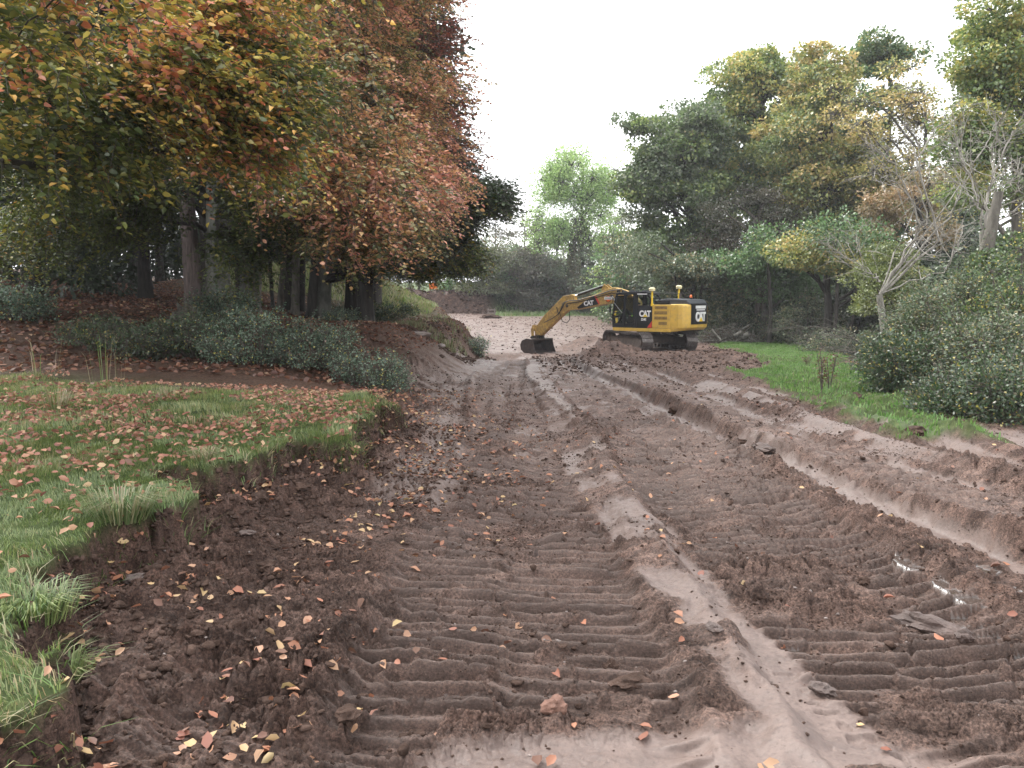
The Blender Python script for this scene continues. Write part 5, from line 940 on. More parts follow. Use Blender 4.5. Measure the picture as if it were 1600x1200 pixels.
# wide ditching bucket, opening towards the machine
BO = [(7.16, .30), (7.62, .34), (7.95, .22), (8.08, -.02), (8.02, -.28), (7.80, -.46), (7.35, -.53), (6.82, -.52)]
IN = [(7.20, .25), (7.60, .28), (7.89, .18), (8.01, -.03), (7.95, -.25), (7.77, -.41), (7.35, -.48), (6.84, -.49)]
bk_ = U(MB().prism(BO + IN[::-1], -.93, .93), 'bucket', M_BUCKET)
for yy in (-.955, .93): MB().prism([(7.14, .31), (7.62, .36), (7.97, .23), (8.10, -.02), (8.04, -.30), (7.81, -.48), (7.35, -.55), (6.80, -.55), (6.92, -.45), (7.10, .05)], yy, yy + .03).build('bucket_side', M_BUCKET, bk_)
MB().box((6.80, 0, -.53), (.22, 1.92, .035)).build('cutting_edge', M_STEEL, bk_); MB().box((7.19, 0, .30), (.10, 1.92, .09)).build('top_beam', M_STEEL, bk_)
for yy in (-.45, .45): MB().prism([(7.25, .32), (7.35, .50), (7.75, .50), (7.9, .26), (7.6, .34)], yy * .5 - .02, yy * .5 + .02).build('bucket_ear', M_STEEL, bk_)

# ------------------------------------------------------------------ the operator, seated in the cab
def skin_body(name, nodes, edges, mat, parent, sub=2):
    me = bpy.data.meshes.new(name); me.from_pydata([n_[0] for n_ in nodes], edges, []); me.update(); o = bpy.data.objects.new(name, me); COL.objects.link(o); o.parent = parent
    md = o.modifiers.new('skin', 'SKIN'); md.use_smooth_shade = True
    if not me.skin_vertices: me.skin_vertices.new(name='')
    for i, n_ in enumerate(nodes): me.skin_vertices[0].data[i].radius = (n_[1], n_[1] * (n_[2] if len(n_) > 2 else 1)); me.skin_vertices[0].data[i].use_root = (i == 0)
    sb = o.modifiers.new('sub', 'SUBSURF'); sb.levels = sb.render_levels = sub; me.materials.append(mat); return o
pn = empty('person', (0, 0, 0)); tag(pn, 'seated driver in a lime high-visibility jacket inside the cab', 'person')
pm = Matrix.Translation((CX, CY, CZ)) @ RU; pn.matrix_world = pm @ Matrix.Translation((.12, .84, 1.58))
nd = [((0, 0, .06), .15, 1), ((.0, 0, .28), .14), ((-.02, 0, .46), .16), ((-.02, 0, .56), .09), ((0, 0, .64), .055), ((.02, 0, .74), .085), ((.02, 0, .83), .085), ((.02, 0, .90), .05),
      ((-.02, .17, .50), .07), ((.02, .22, .34), .052), ((.16, .24, .20), .042), ((.34, .25, .22), .032), ((-.02, -.17, .50), .07), ((.02, -.22, .34), .052), ((.16, -.24, .20), .042), ((.34, -.25, .22), .032),
      ((.08, .10, .05), .095), ((.42, .13, .06), .075), ((.50, .13, -.16), .055), ((.52, .13, -.36), .045), ((.64, .13, -.38), .04), ((.08, -.10, .05), .095), ((.42, -.13, .06), .075), ((.50, -.13, -.16), .055), ((.52, -.13, -.36), .045), ((.64, -.13, -.38), .04)]
ed = [(0, 1), (1, 2), (2, 3), (3, 4), (4, 5), (5, 6), (6, 7), (2, 8), (8, 9), (9, 10), (10, 11), (2, 12), (12, 13), (13, 14), (14, 15), (0, 16), (16, 17), (17, 18), (18, 19), (19, 20), (0, 21), (21, 22), (22, 23), (23, 24), (24, 25)]
skin_body('body', nd, ed, M_SKIN, pn)
skin_body('jacket', [((0, 0, .08), .18), ((.0, 0, .28), .17), ((-.02, 0, .45), .175), ((-.02, 0, .54), .11), ((-.02, .17, .50), .09), ((.02, .23, .34), .07), ((.16, .25, .20), .06), ((.30, .25, .215), .05), ((-.02, -.17, .50), .09), ((.02, -.23, .34), .07), ((.16, -.25, .20), .06), ((.30, -.25, .215), .05)], [(0, 1), (1, 2), (2, 3), (2, 4), (4, 5), (5, 6), (6, 7), (2, 8), (8, 9), (9, 10), (10, 11)], M_VEST, pn)
skin_body('trousers', [((0, 0, .0), .15), ((.08, .11, .04), .11), ((.42, .13, .06), .09), ((.50, .13, -.16), .07), ((.52, .13, -.32), .06), ((.08, -.11, .04), .11), ((.42, -.13, .06), .09), ((.50, -.13, -.16), .07), ((.52, -.13, -.32), .06)], [(0, 1), (1, 2), (2, 3), (3, 4), (0, 5), (5, 6), (6, 7), (7, 8)], M_DARKC, pn)
MB().dome((0.015, 0, .80), .105, .12).build('hair', M_DARKC, pn, smooth=True)
for s_ in (-1, 1):
    for q in range(5):
        a = MB().tube([(.36, s_ * (.25 - .03 + q * .015), .225 + .0), (.39, s_ * (.25 - .03 + q * .015), .235), (.405, s_ * (.25 - .025 + q * .013), .205 - .004 * q), (.39, s_ * (.25 - .02 + q * .01), .185)] if q else [(.34, s_ * .215, .22), (.365, s_ * .20, .235), (.385, s_ * .205, .245)], .0085).build('finger', M_SKIN, pn, smooth=True)
# ------------------------------------------------------------------ turf, fallen leaves, clods and small things
def scatter(name, n_, fn, label, cat, mat, kind='stuff'): pass
def in_region(n_, x0, x1, y0, y1, cond, power=1.0):
    P = []; tot = 0
    while tot < n_:
        m = n_ * 2; u = RNG.random(m)**power; y = y0 + (y1 - y0) * u; x = RNG.uniform(x0, x1, m)
        vis = np.abs(x) < .80 * y + 1.2; x, y = x[vis], y[vis]; T = terrain(x, y); k = cond(x, y, T); P.append(np.stack([x[k], y[k], T[0][k]], -1)); tot += k.sum()
    return np.concatenate(P)[:n_]
GRS_ = [(3, (0.066, 0.126, 0.033)), (4, (0.119, 0.199, 0.056)), (3, (0.202, 0.284, 0.101)), (1.6, (0.356, 0.326, 0.169)), (1.6, (0.427, 0.326, 0.225))]
GRS = [(w_, (c_[0] * 1.12, c_[1] * .96, c_[2] * 1.0)) for w_, c_ in GRS_]
def blades(name, P, hgt, wid, pal, lean=.45, clumpy=True):
    n_ = len(P); a = RNG.random(n_) * 2 * math.pi
    if clumpy: a = a * .5 + 6.3 * vnoise(P[:, 0] * 3, P[:, 1] * 3, 201)
    D = np.stack([np.cos(a), np.sin(a), a * 0], -1); S = np.stack([-D[:, 1], D[:, 0], a * 0], -1); h = hgt * (.5 + .9 * RNG.random(n_)) * (.55 + .9 * vnoise(P[:, 0] * 1.8, P[:, 1] * 1.8, 202)); ln_ = lean * (.3 + 1.2 * RNG.random(n_)) * h; W = wid * (.7 + .6 * RNG.random(n_))
    up = np.array([0, 0, 1.]); b_ = P - up * .01; m_ = b_ + up * (h * .6)[:, None] + D * (ln_ * .35)[:, None]; t_ = b_ + up * (h * .92)[:, None] + D * ln_[:, None]
    V = np.stack([b_ - S * W[:, None] / 2, b_ + S * W[:, None] / 2, m_ + S * W[:, None] * .42, m_ - S * W[:, None] * .42, t_], 1).reshape(-1, 3); i = np.arange(n_)[:, None] * 5
    F = [i + np.array([[0, 1, 2, 3]]), i + np.array([[3, 2, 4]])]; c = pick(pal, n_, np.clip(RNG.random(n_) * .6 + .55 * fbm(P[:, 0] * 1.1, P[:, 1] * 1.1, 203, 3) - .05, 0, 1))
    me = mesh_np(name, V, F, M_GRASS, None, facecol=np.concatenate([c, c])); return me
turf = lambda x, y, T: (T[1] > .45) & (x < 1)
P1 = in_region(70000, -6.5, .3, 1.6, 7.5, turf, .8); P2 = in_region(60000, -11.5, -.5, 6.0, 14.2, turf, .9)
tag(blades('turf_grass', P1, .048, .0042, GRS, .6), 'short green turf with bent blades covering the near bank at the left', 'grass', kind='stuff')
tag(blades('turf_grass', P2, .06, .006, GRS[:3] + [(3, (.30, .29, .12)), (2.5, (.40, .34, .22))]), 'paler straw-mixed turf along the back of the bank before the shrubs', 'grass', kind='stuff')
right = lambda x, y, T: (T[1] > .4) & (x > 3) & (y < 62)
P3 = in_region(52000, 3, 22, 9, 60, right, .9)
GR2 = [(3, (.08, .17, .04)), (4, (.13, .25, .06)), (3, (.19, .31, .09)), (1, (.32, .34, .16))]
tag(blades('meadow_grass', P3, .075, .022, GR2, .3), 'bright green grass on the strip left of the bushes', 'grass', kind='stuff')
# ragged fringe hanging over the cut edge
E_ = in_region(2600, -6, .2, 1.8, 11, lambda x, y, T: (np.abs(T[5]) < .06) & (x < .3), .8); tag(blades('edge_grass', E_ + [0, 0, .01], .08, .005, [(3, (.07, .14, .03)), (2, (.13, .22, .05)), (3, (.34, .30, .17))], 1.5), 'longer ragged grass hanging over the cut turf edge', 'grass', kind='stuff')
spur = lambda x, y, T: (T[1] > .4) & (x < -2.5) & (y > 43)
P4 = in_region(16000, -22, -2.5, 43, 54, spur, 1.); tag(blades('rough_grass', P4, .22, .04, [(3, (.16, .26, .06)), (3, (.26, .30, .11)), (3, (.34, .30, .19)), (1, (.08, .14, .03))], .6), 'rough grass, green and straw, on the spur behind the trunks', 'grass', kind='stuff')
P5 = in_region(16000, -2, 26, 58, 116, lambda x, y, T: T[1] > .5, 1.); tag(blades('far_grass', P5, .35, .09, [(3, (.12, .2, .06)), (3, (.18, .26, .09)), (2, (.26, .26, .14))], .5), 'long grass along the far side of the cleared strip', 'grass', kind='stuff')
# tussocks and stalks
def tuft(name, label, px, py, n_, h, w_, spread, pal, lean=1., group=None, cat='plant'):
    p = gnd(px, py); a = RNG.random(n_) * 6.283; D = np.stack([np.cos(a), np.sin(a), a * 0], -1); hh = h * (.5 + .6 * RNG.random(n_)); up = np.array([0, 0, 1.]); o = D * (spread * RNG.random(n_)**.7)[:, None]
    S = np.stack([-D[:, 1], D[:, 0], a * 0], -1); ll = lean * hh * (.2 + .8 * RNG.random(n_)); z0_ = float(zt(np.array([p[0]]), np.array([p[1]]))[0]); b_ = o - up * .02; m_ = b_ + up * (hh * .7)[:, None] + D * (ll * .4)[:, None]; t_ = b_ + up * (hh * (1 - .35 * min(lean, 1)))[:, None] + D * ll[:, None]
    V = np.stack([b_ - S * w_ / 2, b_ + S * w_ / 2, m_ + S * w_ * .4, m_ - S * w_ * .4, t_], 1).reshape(-1, 3); i = np.arange(n_)[:, None] * 5; c = pick(pal, n_)
    r_ = mesh_np(name, V, [i + np.array([[0, 1, 2, 3]]), i + np.array([[3, 2, 4]])], M_GRASS, None, facecol=np.concatenate([c, c])); r_.location = (p[0], p[1], z0_); tag(r_, label, cat, group); return r_
STRAW = [(3, (.40, .35, .22)), (2, (.30, .26, .14)), (2, (.14, .2, .06))]
for (lb, px, py, n_, h, w_, sp, pal, ln_) in [('biggest grey-green tussock spilling over the turf edge', 190, 815, 420, .24, .006, .16, [(3, (.12, .19, .07)), (2, (.24, .26, .12)), (2, (.36, .32, .2))], 1.3), ('pale dry tussock hanging down the cut face', 322, 770, 150, .18, .006, .07, STRAW, 1.4), ('bright green tussock at the last corner of the turf edge', 543, 690, 200, .20, .008, .10, GRS[:3], 1.0), ('bent straw tussock with hooked stalks at the back of the turf', 88, 640, 90, .34, .008, .12, STRAW, .9),
        ('thin straw tussock right of the hooked stalks', 260, 625, 60, .28, .008, .08, STRAW, .7), ('green tussock near the middle of the turf', 305, 668, 150, .2, .008, .10, GRS, 1.), ('low green tussock on the detached clump of turf', 60, 1060, 420, .17, .006, .16, GRS[:3], 1.1), ('tussock of long green blades reaching over the mud in the bottom left', 108, 1080, 160, .15, .006, .06, GRS[1:3], 1.5), ('bright tussock near the turf edge corner', 262, 770, 220, .13, .006, .12, GRS[:3], 1.2), ('tall thin dry stalks in front of the dark shrub at the left', 165, 600, 14, .95, .009, .25, STRAW, .3), ('few dry stalks standing at the left end of the shrubs', 60, 590, 10, .75, .009, .3, STRAW, .5), ('brown tussock on the rubble bank', 700, 545, 90, .5, .03, .4, STRAW, .7), ('grey dry tuft above the point of the rubble bank', 728, 520, 90, .7, .025, .4, STRAW, .4)]:
    tuft('grass_tussock', lb, px, py, n_, h, w_, sp, pal, ln_, 'tussocks and stalks of the left bank')
# dead dock stems on the right grass
for lb, px, py, hh in (('dark brown seeded dock stem on the bright grass, taller', 1284, 622, .95), ('shorter brown dock stem beside the taller one', 1296, 615, .8), ('small dark dead weed behind the dock stems', 1262, 578, .45)):
    p = gnd(px, py); root = empty('dock_plant', p); tag(root, lb, 'weed', 'dead dock stems on the grass'); pp, rr_ = [], []
    for q in range(4): a = RNG.random() * 6.28; e = np.array([.12 * math.cos(a), .12 * math.sin(a), hh * (.7 + .3 * RNG.random())]); pp.append(bez(np.zeros(3), e * [.3, .3, .5], e, 5)); rr_.append(np.linspace(.012, .006, 5))
    V, F = tubes(pp, rr_, 4); mesh_np('stem', V, F, M_TWIG, root); Q = np.concatenate([x_[2:] for x_ in pp]); idx = RNG.integers(0, len(Q), 160); E = RNG.normal(size=(160, 3)) * .04
    leaves_at('seed_heads', Q[idx] + E, nrm(E), .045, .03, [(3, (.10, .05, .03)), (1, (.2, .12, .06))], root)
# beech leaves
def leafset(P, s0, pal, tilt=.35):
    n_ = len(P); a = RNG.random(n_) * 6.283; U_ = nrm(np.stack([np.cos(a), np.sin(a), RNG.normal(size=n_) * .3], -1)); N_ = nrm(np.array([0, 0, 1.]) + RNG.normal(size=(n_, 3)) * tilt); s = s0 * (.7 + .6 * RNG.random(n_))
    X, F, q = leaf_geo(P + [0, 0, .012], U_, N_, s, s * .62, True); c = pick(pal, n_); return X, F, np.repeat(c, q, 0)
DEADL = [(3, (.34, .15, .085)), (3, (.42, .235, .14)), (2, (.24, .095, .06)), (1.3, (.48, .33, .17)), (2, (.15, .07, .045))]
DEADT = [(3, (.34, .15, .10)), (3, (.42, .22, .14)), (3, (.24, .10, .07)), (1, (.50, .34, .2)), (2, (.16, .08, .05))]
mudL = lambda x, y, T: (T[1] < .3) & (T[2] < .4) & (RNG.random(len(x)) < np.exp(np.clip(T[5], -9, 0) / .55) * ss(fbm(x * 2.1, y * 2.1, 210, 3), .38, .62) * 1.2 + .006) & (y < 20)
Pm = in_region(4200, -4, 6, 1.9, 17, mudL, .9); Pm = Pm[np.argsort(Pm[:, 1])]
Pt = in_region(6500, -12, .3, 2.0, 14.5, lambda x, y, T: (T[1] > .3) & (x < 1) & (RNG.random(len(x)) < .15 + .9 * ss(y, 3.5, 9)) & (fbm(x * 1.6, y * 1.6, 211, 3) > .42), .9); Pt[:, 2] += .02 + .035 * RNG.random(len(Pt)); Pt = Pt[np.argsort(Pt[:, 1])]
def one_leaf(P, col_i, label, group):
    pal = DEADL[col_i]; X, F, c = leafset(np.zeros((1, 3)), .056, [(1, pal[1])], .6); o = mesh_np('fallen_leaf', X + [0, 0, .0], F, M_LEAF_DRY, None, facecol=c); o.location = P; tag(o, label, 'leaf', group)
kinds = ['brownish-orange', 'pale orange', 'dark reddish-brown', 'yellow-buff', 'dark brown']
_s1 = STRIPS[2]
def where_mud(p):
    x, y, _ = p; dx = x - np.interp(y, _s1['Y'], _s1['X']); dd = float(sdpoly(np.array([x]), np.array([y]), LIPA)[0])
    if dd > -.45: return 'crumbled soil at the foot of the turf edge' if y > 3.6 else ('dark soil under the detached turf, bottom left' if y < 2.9 else 'dark soil below the lowest turf tussocks')
    if abs(dx) < .28: return 'smooth pale ridge between the ribbed bands'
    if dx > 0: return 'ribbed mud right of the smooth ridge'
    if x > -.65 + .02 * y: return 'ribbed mud left of the smooth ridge' if y < 5 else 'ribbed mud farther up, left of the ridge'
    return 'open rough mud in the bottom left' if y < 3.8 else ('rough mud between turf edge and ribs' if y < 6 else 'trodden mud far up beside the turf edge')
def where_turf(p): return 'turf in the bottom left corner' if p[1] < 3.6 else ('turf around the big tussock' if p[1] < 5 else 'turf in the middle of the bank')
for i in range(200): k = int(RNG.choice(5, p=[.3, .32, .14, .16, .08])); w_ = where_mud(Pm[i]); one_leaf(Pm[i], k, f'fallen {kinds[k]} leaf on {w_}', f'{kinds[k]} leaves on the {w_}')
for i in range(100): k = int(RNG.choice(5, p=[.34, .3, .2, .08, .08])); w_ = where_turf(Pt[i]); one_leaf(Pt[i], k, f'fallen {kinds[k]} leaf caught in {w_}', f'{kinds[k]} leaves in the {w_}')
X, F, c = leafset(Pm[200:], .054, DEADL); tag(mesh_np('leaf_scatter', X, F, M_LEAF_DRY, None, facecol=c), 'orange beech leaves scattered over the mud further back', 'leaves', kind='stuff')
X, F, c = leafset(Pt[100:], .056, DEADT, .8); tag(mesh_np('leaf_scatter', X, F, M_LEAF_DRY, None, facecol=c), 'reddish beech leaves strewn over the turf', 'leaves', kind='stuff')
Pw = in_region(26000, -34, 0, 13, 50, lambda x, y, T: (T[2] > .5) & (x < -1.5), 1.1); X, F, c = leafset(Pw, .12, [(3, (.16, .068, .042)), (3, (.22, .10, .06)), (3, (.10, .045, .03)), (.8, (.34, .21, .12))], .5); tag(mesh_np('leaf_litter', X, F, M_LEAF_DRY, None, facecol=c), 'russet leaf litter under the beech wood', 'leaves', kind='stuff')
# clods
import bmesh
def lump_np(n_, seed, sub=1, jag=.32):
    b_ = bmesh.new(); bmesh.ops.create_icosphere(b_, subdivisions=sub, radius=1); V0 = np.array([v.co[:] for v in b_.verts]); F = np.array([[v.index for v in f.verts] for f in b_.faces]); b_.free()
    r_ = np.random.default_rng(seed); out = []
    for i in range(n_):
        V = V0.copy()
        for q in range(7):
            nn = r_.normal(size=3); nn /= np.linalg.norm(nn); dd = V @ nn - (.35 + .4 * r_.random()); V = V - np.where(dd > 0, dd, 0)[:, None] * nn
        out.append(V * (1 + jag * (r_.random((len(V), 1)) - .5) * 2) * np.array([1, .6 + .5 * r_.random(), .45 + .35 * r_.random()]))
    return out, F
M_CLOD = pmat('soil_clod', (.066, .043, .034), .97, 0, .5, 14, bump=.9, bscale=60); M_CLODG = pmat('grey_clay_clod', (.085, .060, .052), .7, 0, .3, 10, bump=.6, bscale=50); M_CLOD.node_tree.nodes['Principled BSDF'].inputs['Specular IOR Level'].default_value = .12; M_STONE = pmat('stone', (.20, .165, .15), .75, 0, .3, 7, bump=.6, bscale=30)
lumps, LF = lump_np(24, 5, 2, .14); lumps1, LF1 = lump_np(24, 6, 1, .25)
def lumpfield(name, P, S, label, mat, sub=1, sink=.28):
    base, F0 = (lumps, LF) if sub == 2 else (lumps1, LF1); nv = len(base[0]); n_ = len(P); k = RNG.integers(0, 24, n_); B = np.stack(base)[k]; a = RNG.random(n_) * 6.283; ca, sa = np.cos(a), np.sin(a)
    X = B[:, :, 0] * ca[:, None] - B[:, :, 1] * sa[:, None]; Y = B[:, :, 0] * sa[:, None] + B[:, :, 1] * ca[:, None]; V = np.stack([X, Y, B[:, :, 2]], -1) * S[:, None, None] + (P + np.stack([S * 0, S * 0, S * (.45 - sink)], -1))[:, None]
    F = (F0[None] + (np.arange(n_) * nv)[:, None, None]).reshape(-1, 3); o = mesh_np(name, V.reshape(-1, 3), F, mat, None, smooth=False); tag(o, label, 'soil', kind='stuff'); return o
crumb = lambda x, y, T: (T[1] < .3) & (T[2] < .5) & (T[4] < .5) & (RNG.random(len(x)) < (1 - .85 * T[3]) * (1 - .7 * T[6]) * (.25 + 1.0 * ss(fbm(x * 1.3, y * 1.3, 220, 3), .40, .62)))
Pc = in_region(42000, -4, 9, 1.9, 13, crumb, .75); lumpfield('soil_crumbs', Pc, .004 + .010 * RNG.random(len(Pc))**2, 'small soil crumbs lying over the churned mud', M_CLOD, 1)
Pc = in_region(5200, -4, 14, 2.2, 22, crumb, .8); lumpfield('soil_clods', Pc, .010 + .026 * RNG.random(len(Pc))**3, 'broken soil clods lying over the churned mud', M_CLOD, 2)
toe = lambda x, y, T: (T[5] < .04) & (T[5] > -1.1) & (x < 1) & (y < 12) & (RNG.random(len(x)) < np.exp(T[5] / .5))
Pc = in_region(9000, -5, .5, 1.9, 11, toe, .8); lumpfield('bank_crumbs', Pc, .006 + .032 * RNG.random(len(Pc))**3, 'loose dark soil crumbled from the turf edge', M_CLOD, 2)
Pc = in_region(4200, 1, 15, 24, 45, lambda x, y, T: (T[1] < .3) & (np.hypot(x - CX, y - CY) > 3.1), .9); lumpfield('spoil_clods', Pc, .02 + .08 * RNG.random(len(Pc))**3, 'dark clods over the spoil round the digger', M_CLOD, 2)
Pc = in_region(2600, -12, 16, 46, 104, lambda x, y, T: (T[1] < .3) & (T[2] < .3), 1.); lumpfield('far_clods', Pc, .03 + .10 * RNG.random(len(Pc))**3, 'clods scattered over the far cleared strip', M_CLOD, 1)
Pc = in_region(1500, -20, -1, 99, 106, lambda x, y, T: (T[1] < .4) & (T[0] > -.3), 1.); lumpfield('bank_clods', Pc, .08 + .30 * RNG.random(len(Pc))**2.5, 'broken earth on the face of the far cut bank', M_CLOD, 1)
Pc = in_region(1500, -6, -.8, 28, 45, lambda x, y, T: (T[5] > -1.3) & (T[5] < 2.2), 1.); lumpfield('rubble_soil', Pc, .03 + .12 * RNG.random(len(Pc))**2.5, 'loose dark soil and rubble on the point of the left bank', M_CLOD, 1)
Pg = in_region(1500, -6, -1.2, 30, 45, lambda x, y, T: (T[5] > -.5) & (T[5] < 2.2) & (fbm(x * .9, y * .9, 230, 2) > .47), 1.); tag(blades('bank_straw', Pg, .22, .035, [(3, (.28, .25, .15)), (2, (.16, .2, .08)), (2, (.2, .14, .09))], .9), 'straw-coloured weeds over the rubble bank', 'grass', kind='stuff')
Pc = in_region(900, -4, 9, 2, 12, crumb, .8); lumpfield('pale_pebbles', Pc, .006 + .012 * RNG.random(len(Pc))**3, 'pale pebbles in the mud', M_STONE, 1)
def one_lump(name, label, cat, px, py, size, mat, seed, group=None, sq=(1, 1, 1), rz=0, sub=3, sink=.2, jag=.5):
    p = gnd(px, py); p[2] = float(zt(np.array([p[0]]), np.array([p[1]]))[0]); b_ = bmesh.new(); bmesh.ops.create_icosphere(b_, subdivisions=sub, radius=1)
    for v in b_.verts:
        q = v.co * 1.6 + Vector((seed * 3.1, seed, 0)); d_ = 1 + jag * (mnoise.noise(q) + .5 * mnoise.noise(q * 2.3) + .25 * mnoise.noise(q * 5)); v.co = Vector((v.co.x * sq[0], v.co.y * sq[1], v.co.z * sq[2])) * d_ * size
    me = bpy.data.meshes.new(name); b_.to_mesh(me); b_.free(); me.materials.append(mat); o = bpy.data.objects.new(name, me); COL.objects.link(o); o.location = (p[0], p[1], p[2] + size * sq[2] * (.5 - sink)); o.rotation_euler = (0, 0, rz); tag(o, label, cat, group); return o
gC = 'larger clods by the turf edge and in the ruts'
for i, (lb, px, py, s_, sq, mat) in enumerate([('flat grey slab of clay with a turf scrap on the churned soil', 388, 868, .085, (1.3, .8, .4), M_CLODG), ('dark shiny clod below the turf edge', 215, 935, .10, (1.3, .8, .6), M_CLODG), ('large dark clod against the turf edge', 405, 805, .10, (1.4, .9, .6), M_CLOD), ('rounded dark clod with a green blade in the leaf scatter', 275, 1060, .05, (1.2, 1, .8), M_CLOD), ('clod under the turf corner at the right', 470, 790, .09, (1.2, 1, .6), M_CLOD), ('dark clod nearest the bottom left leaves', 545, 1145, .055, (1.1, 1, .7), M_CLOD), ('round clod left of the ribbed track', 648, 908, .055, (1, 1, .85), M_CLOD), ('dark clod in the middle of the leaf scatter', 420, 915, .06, (1.3, .9, .6), M_CLOD), ('clod between leaf scatter and turf face', 330, 905, .06, (1, .9, .6), M_CLOD), ('reddish crumbly lump lying on the lowest track bars', 868, 1112, .055, (1, 1.1, .9), pmat('reddish_soil', (.16, .085, .062), .9, 0, .3, 14, bump=.8)), ('upright chip of clay standing in the ribbed track', 838, 870, .03, (.5, .5, 1.7), M_CLODG), ('curled clay flake right of the lowest track bars', 985, 1068, .085, (1.4, .8, .35), M_CLOD), ('upright dark clod beside the smooth ridge', 955, 1040, .045, (.8, .8, 1.2), M_CLOD), ('long grey boulder-like clod between the tracks at the right', 1450, 968, .12, (1.6, .7, .55), M_CLODG), ('small grey lump right of the long boulder-like clod', 1505, 1003, .05, (1, .8, .8), M_CLODG), ('grey lump left of the long boulder-like clod', 1350, 905, .05, (1.2, .8, .6), M_CLOD), ('broken clay slab lying across the ribbed band by the rut', 1195, 705, .24, (1.4, .7, .35), M_CLODG), ('second clay slab beside the broken slab by the rut', 1160, 690, .20, (1.5, .6, .3), M_CLOD), ('turf-topped clod in the rough spoil at the right', 1290, 780, .10, (1.3, .8, .6), M_CLOD), ('dark clod heaped on the berm below the grass tip', 1430, 685, .22, (1.3, .9, .6), M_CLOD), ('dark clod at the edge of the bright grass', 1335, 640, .20, (1.3, .9, .6), M_CLOD), ('pink-brown clod by the far rut bend', 1055, 640, .17, (1.2, .9, .7), M_CLOD), ('dark lump alone on the smooth mud below the rubble bank', 690, 559, .16, (1.4, .8, .6), M_CLOD), ('clay chunk beside the ridge crest', 1115, 1015, .045, (1.3, .9, .6), M_CLODG), ('angular clay chunk right of the ridge', 1285, 1075, .055, (1.2, .9, .6), M_CLODG)]):
    one_lump('soil_clod', lb, 'clod', px, py, s_ * (.45 if i < 2 else .8 if s_ < .13 else .55), mat, i + 1, gC, sq, rz=i * .9)
# rubble and logs on the bank point
for i, (lb, px, py, s_, sq) in enumerate([('squared pale stone block below the grassy spur', 607, 508, .42, (.9, .8, 1.1)), ('long flat stone slab on the rubble bank', 652, 524, .45, (1.8, .7, .35)), ('dark slanting stone above the flat slab', 665, 508, .5, (1.5, .6, .4)), ('small stone near the point of the rubble bank', 712, 528, .22, (1.2, 1, .7)), ('low stone at the foot of the rubble bank', 690, 543, .25, (1.5, .8, .6))]):
    one_lump('rubble_stone', lb, 'stone', px, py, s_ * .6, M_STONE, 40 + i, 'stones of the rubble bank', sq, rz=.3 * i, sub=2, jag=.25)
def log(name, label, cat, a, b, r, mat, group=None):
    a, b = np.array(a), np.array(b); V, F = trunk_geo([a * 0, (b - a) * .5 + RNG.normal(size=3) * .03, b - a], r, r * .8, 10, 8, 0, seed=2); k = len(V) // 10
    o = mesh_np(name, V, [F, np.array([[(j) for j in range(10)][::-1]]), np.array([[len(V) - 10 + j for j in range(10)]])], mat, smooth=False); o.location = a; tag(o, label, cat, group); return o
p = gnd(735, 530); log('log', 'pale log lying along the rubble bank', 'log', p + [-.9, .6, .45], p + [.1, -.3, .08], .10, M_GREYBARK)
p = at(268, 500, 25); zz = G(p[0], p[1]); o = one_lump('tree_stump', 'broken grey stump leaning left of the ridged trunk', 'stump', 287, 512, .32, M_GREYBARK, 77, None, (.8, .8, 1.4), jag=.7)
# brush pile right of the machine
bpx = (1140 - 800) / FPX * 49; root = empty('brush_pile', (bpx, 49, G(bpx, 49))); tag(root, 'heap of broken branches and roots behind the tail of the digger', 'brush pile')
pp, rr_ = [], []
for q in range(420):
    a = RNG.random() * 6.28; rd = RNG.random()**.6; c = np.array([1.7 * rd * math.cos(a), 1.0 * rd * math.sin(a), .05 + 1.05 * (1 - rd * rd) * RNG.random()]); d_ = nrm(RNG.normal(size=3) * [1, 1, .45]) * (.25 + .6 * RNG.random()); r0 = .012 + .03 * RNG.random()**3; pp.append(bez(c - d_, c + RNG.normal(size=3) * .12, c + d_, 5)); rr_.append(np.linspace(r0, r0 * .5, 5))
V, F = tubes(pp[:210], rr_[:210], 4); mesh_np('branches', V, F, M_GREYBARK, root); V, F = tubes(pp[210:], rr_[210:], 4); mesh_np('pale_branches', V, F, M_PALEBARK, root)
V, F = tubes([np.array([[.5, -.5, .35], [.95, -.75, .62]]), np.array([[-1.3, -.8, .9], [-.8, -1.0, .25]]), np.array([[.1, -.6, .5], [.5, -.9, .75]])], [np.array([.13, .16]), np.array([.06, .07]), np.array([.09, .12])], 8); mesh_np('root_stubs', V, F, M_PALEBARK, root)
Pq = RNG.normal(size=(1500, 3)) * [.8, .45, .22] + [0, 0, .35]; Pq[:, 2] = np.abs(Pq[:, 2]); leaves_at('dead_leaves', Pq, nrm(Pq), .10, .06, [(3, (.16, .10, .06)), (2, (.09, .07, .045)), (1, (.10, .13, .05))], root)
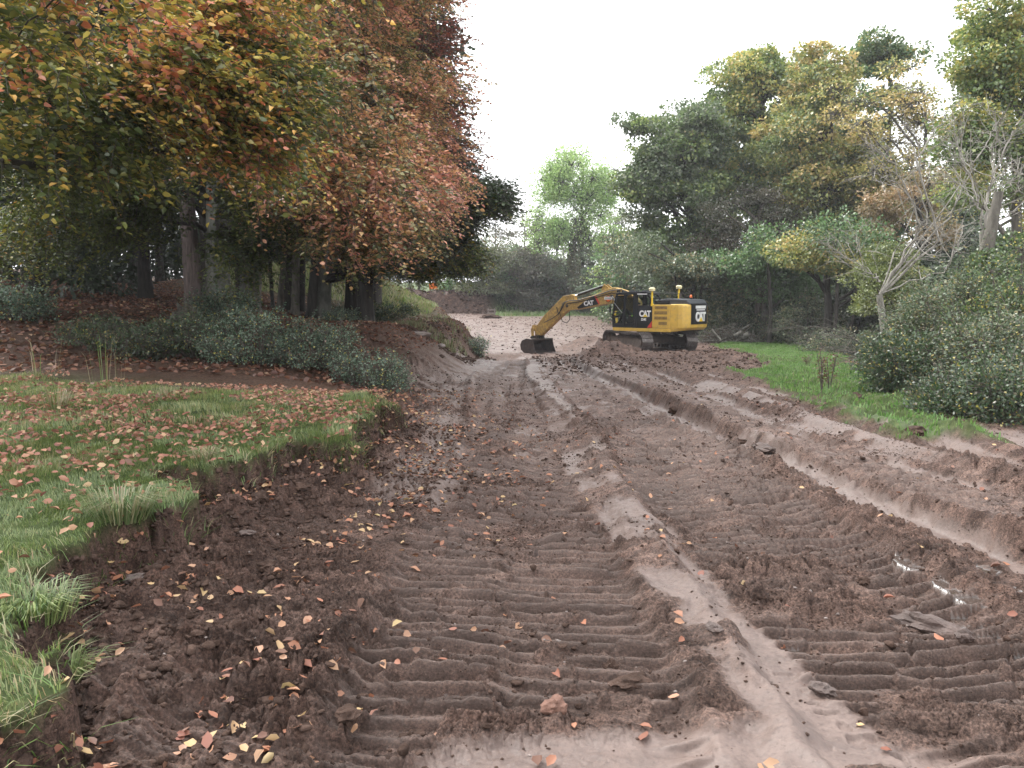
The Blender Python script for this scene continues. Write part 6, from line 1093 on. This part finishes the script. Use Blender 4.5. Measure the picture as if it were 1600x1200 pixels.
# fallen bare boughs in the dark hollow
for i, (px, py, d, lb) in enumerate([(1310, 520, 33, 'fan of bare white twigs hanging in the dark hollow, upper'), (1330, 555, 30, 'bare fallen bough low in the dark hollow'), (1240, 505, 44, 'bare twigs under the fresh green tree')]):
    p = at(px, py, d); z_ = G(p[0], d); root = empty('fallen_bough', (p[0], d, z_)); tag(root, lb, 'bough', 'bare boughs in the hollow'); pp, rr_ = [], []; h_ = p[2] - z_; o0 = np.array([1.4, .2, 0.]); c0 = np.array([.6, 0, h_ * .8])
    pp.append(bez(o0, (o0 + c0) / 2 + [.1, 0, .3], c0, 6)); rr_.append(np.linspace(.06, .045, 6))
    for q in range(13):
        e = c0 + np.array([-RNG.random() * 2.4 - .4, RNG.normal() * .5, RNG.normal() * .55]); P_ = bez(c0, (c0 + e) / 2 + [0, 0, .35], e, 7); pp.append(P_); rr_.append(np.linspace(.022, .006, 7))
        for s_ in range(3): e2 = P_[3 + s_] + nrm(RNG.normal(size=3) + [-1, 0, 0]) * .6; pp.append(bez(P_[2 + s_], P_[3 + s_] * .5 + e2 * .5, e2, 4)); rr_.append(np.linspace(.010, .004, 4))
    V, F = tubes(pp, [r_ * .6 for r_ in rr_], 4); mesh_np('branches', V, F, M_GREYBARK, root)
# far small things: pallet-like barrier on a little heap, its mound, and a signboard seen under the boughs
tx_ = (768 - 800) / FPX * 90; tz_ = float(zt(np.array([tx_]), np.array([90.]))[0]); root = empty('timber_trestle', (tx_, 90, tz_ + .25)); tag(root, 'small pale timber trestle on a soil heap at the far end of the cleared strip', 'trestle')
for xx in (-.36, .36): MB().box((xx, 0, .42), (.13, .10, .85)).build('post', M_STONE, root)
for zz_ in (.35, .68): MB().box((0, -.07, zz_), (.95, .05, .13)).build('rail', M_STONE, root)
one_lump('soil_heap', 'small dark soil heap under the timber trestle', 'soil heap', 768, 491, .8, M_CLOD, 91, None, (1.3, .8, .5), sink=.1); bpy.data.objects['soil_heap'].location = (tx_, 89.8, tz_ + .05)
p = at(677, 447, 110); zb = G(p[0], 110); root = empty('warning_sign', (p[0], 110, zb)); tag(root, 'small orange-red board above the far cut bank', 'sign'); MB().box((0, 0, (p[2] - zb) / 2), (.1, .1, max(.4, p[2] - zb))).build('post', M_STONE, root); MB().box((0, -.08, p[2] - zb), (1.1, .05, .8)).build('board', M_ORG, root)

# ------------------------------------------------------------------ damp autumn air
hz = MB().box((0, 75, 28), (420, 290, 64)).build('haze', None, None) if False else None
me = bpy.data.meshes.new('haze'); x0, x1, y0_, y1_, z0_, z1_ = -150, 150, -30, 190, -6, 42
V = [(x, y, z) for x in (x0, x1) for y in (y0_, y1_) for z in (z0_, z1_)]; me.from_pydata(V, [], [(0, 1, 3, 2), (4, 6, 7, 5), (0, 4, 5, 1), (2, 3, 7, 6), (0, 2, 6, 4), (1, 5, 7, 3)])
mh = bpy.data.materials.new('haze'); mh.use_nodes = True; t = mh.node_tree; t.nodes.clear(); pv = t.nodes.new('ShaderNodeVolumePrincipled'); oo_ = t.nodes.new('ShaderNodeOutputMaterial'); pv.inputs['Density'].default_value = .00055; pv.inputs['Color'].default_value = (.93, .95, 1, 1); t.links.new(pv.outputs[0], oo_.inputs['Volume'])
me.materials.append(mh); hz = bpy.data.objects.new('haze', me); COL.objects.link(hz); tag(hz, 'faint damp haze in the air that pales the far trees', 'haze', kind='stuff')
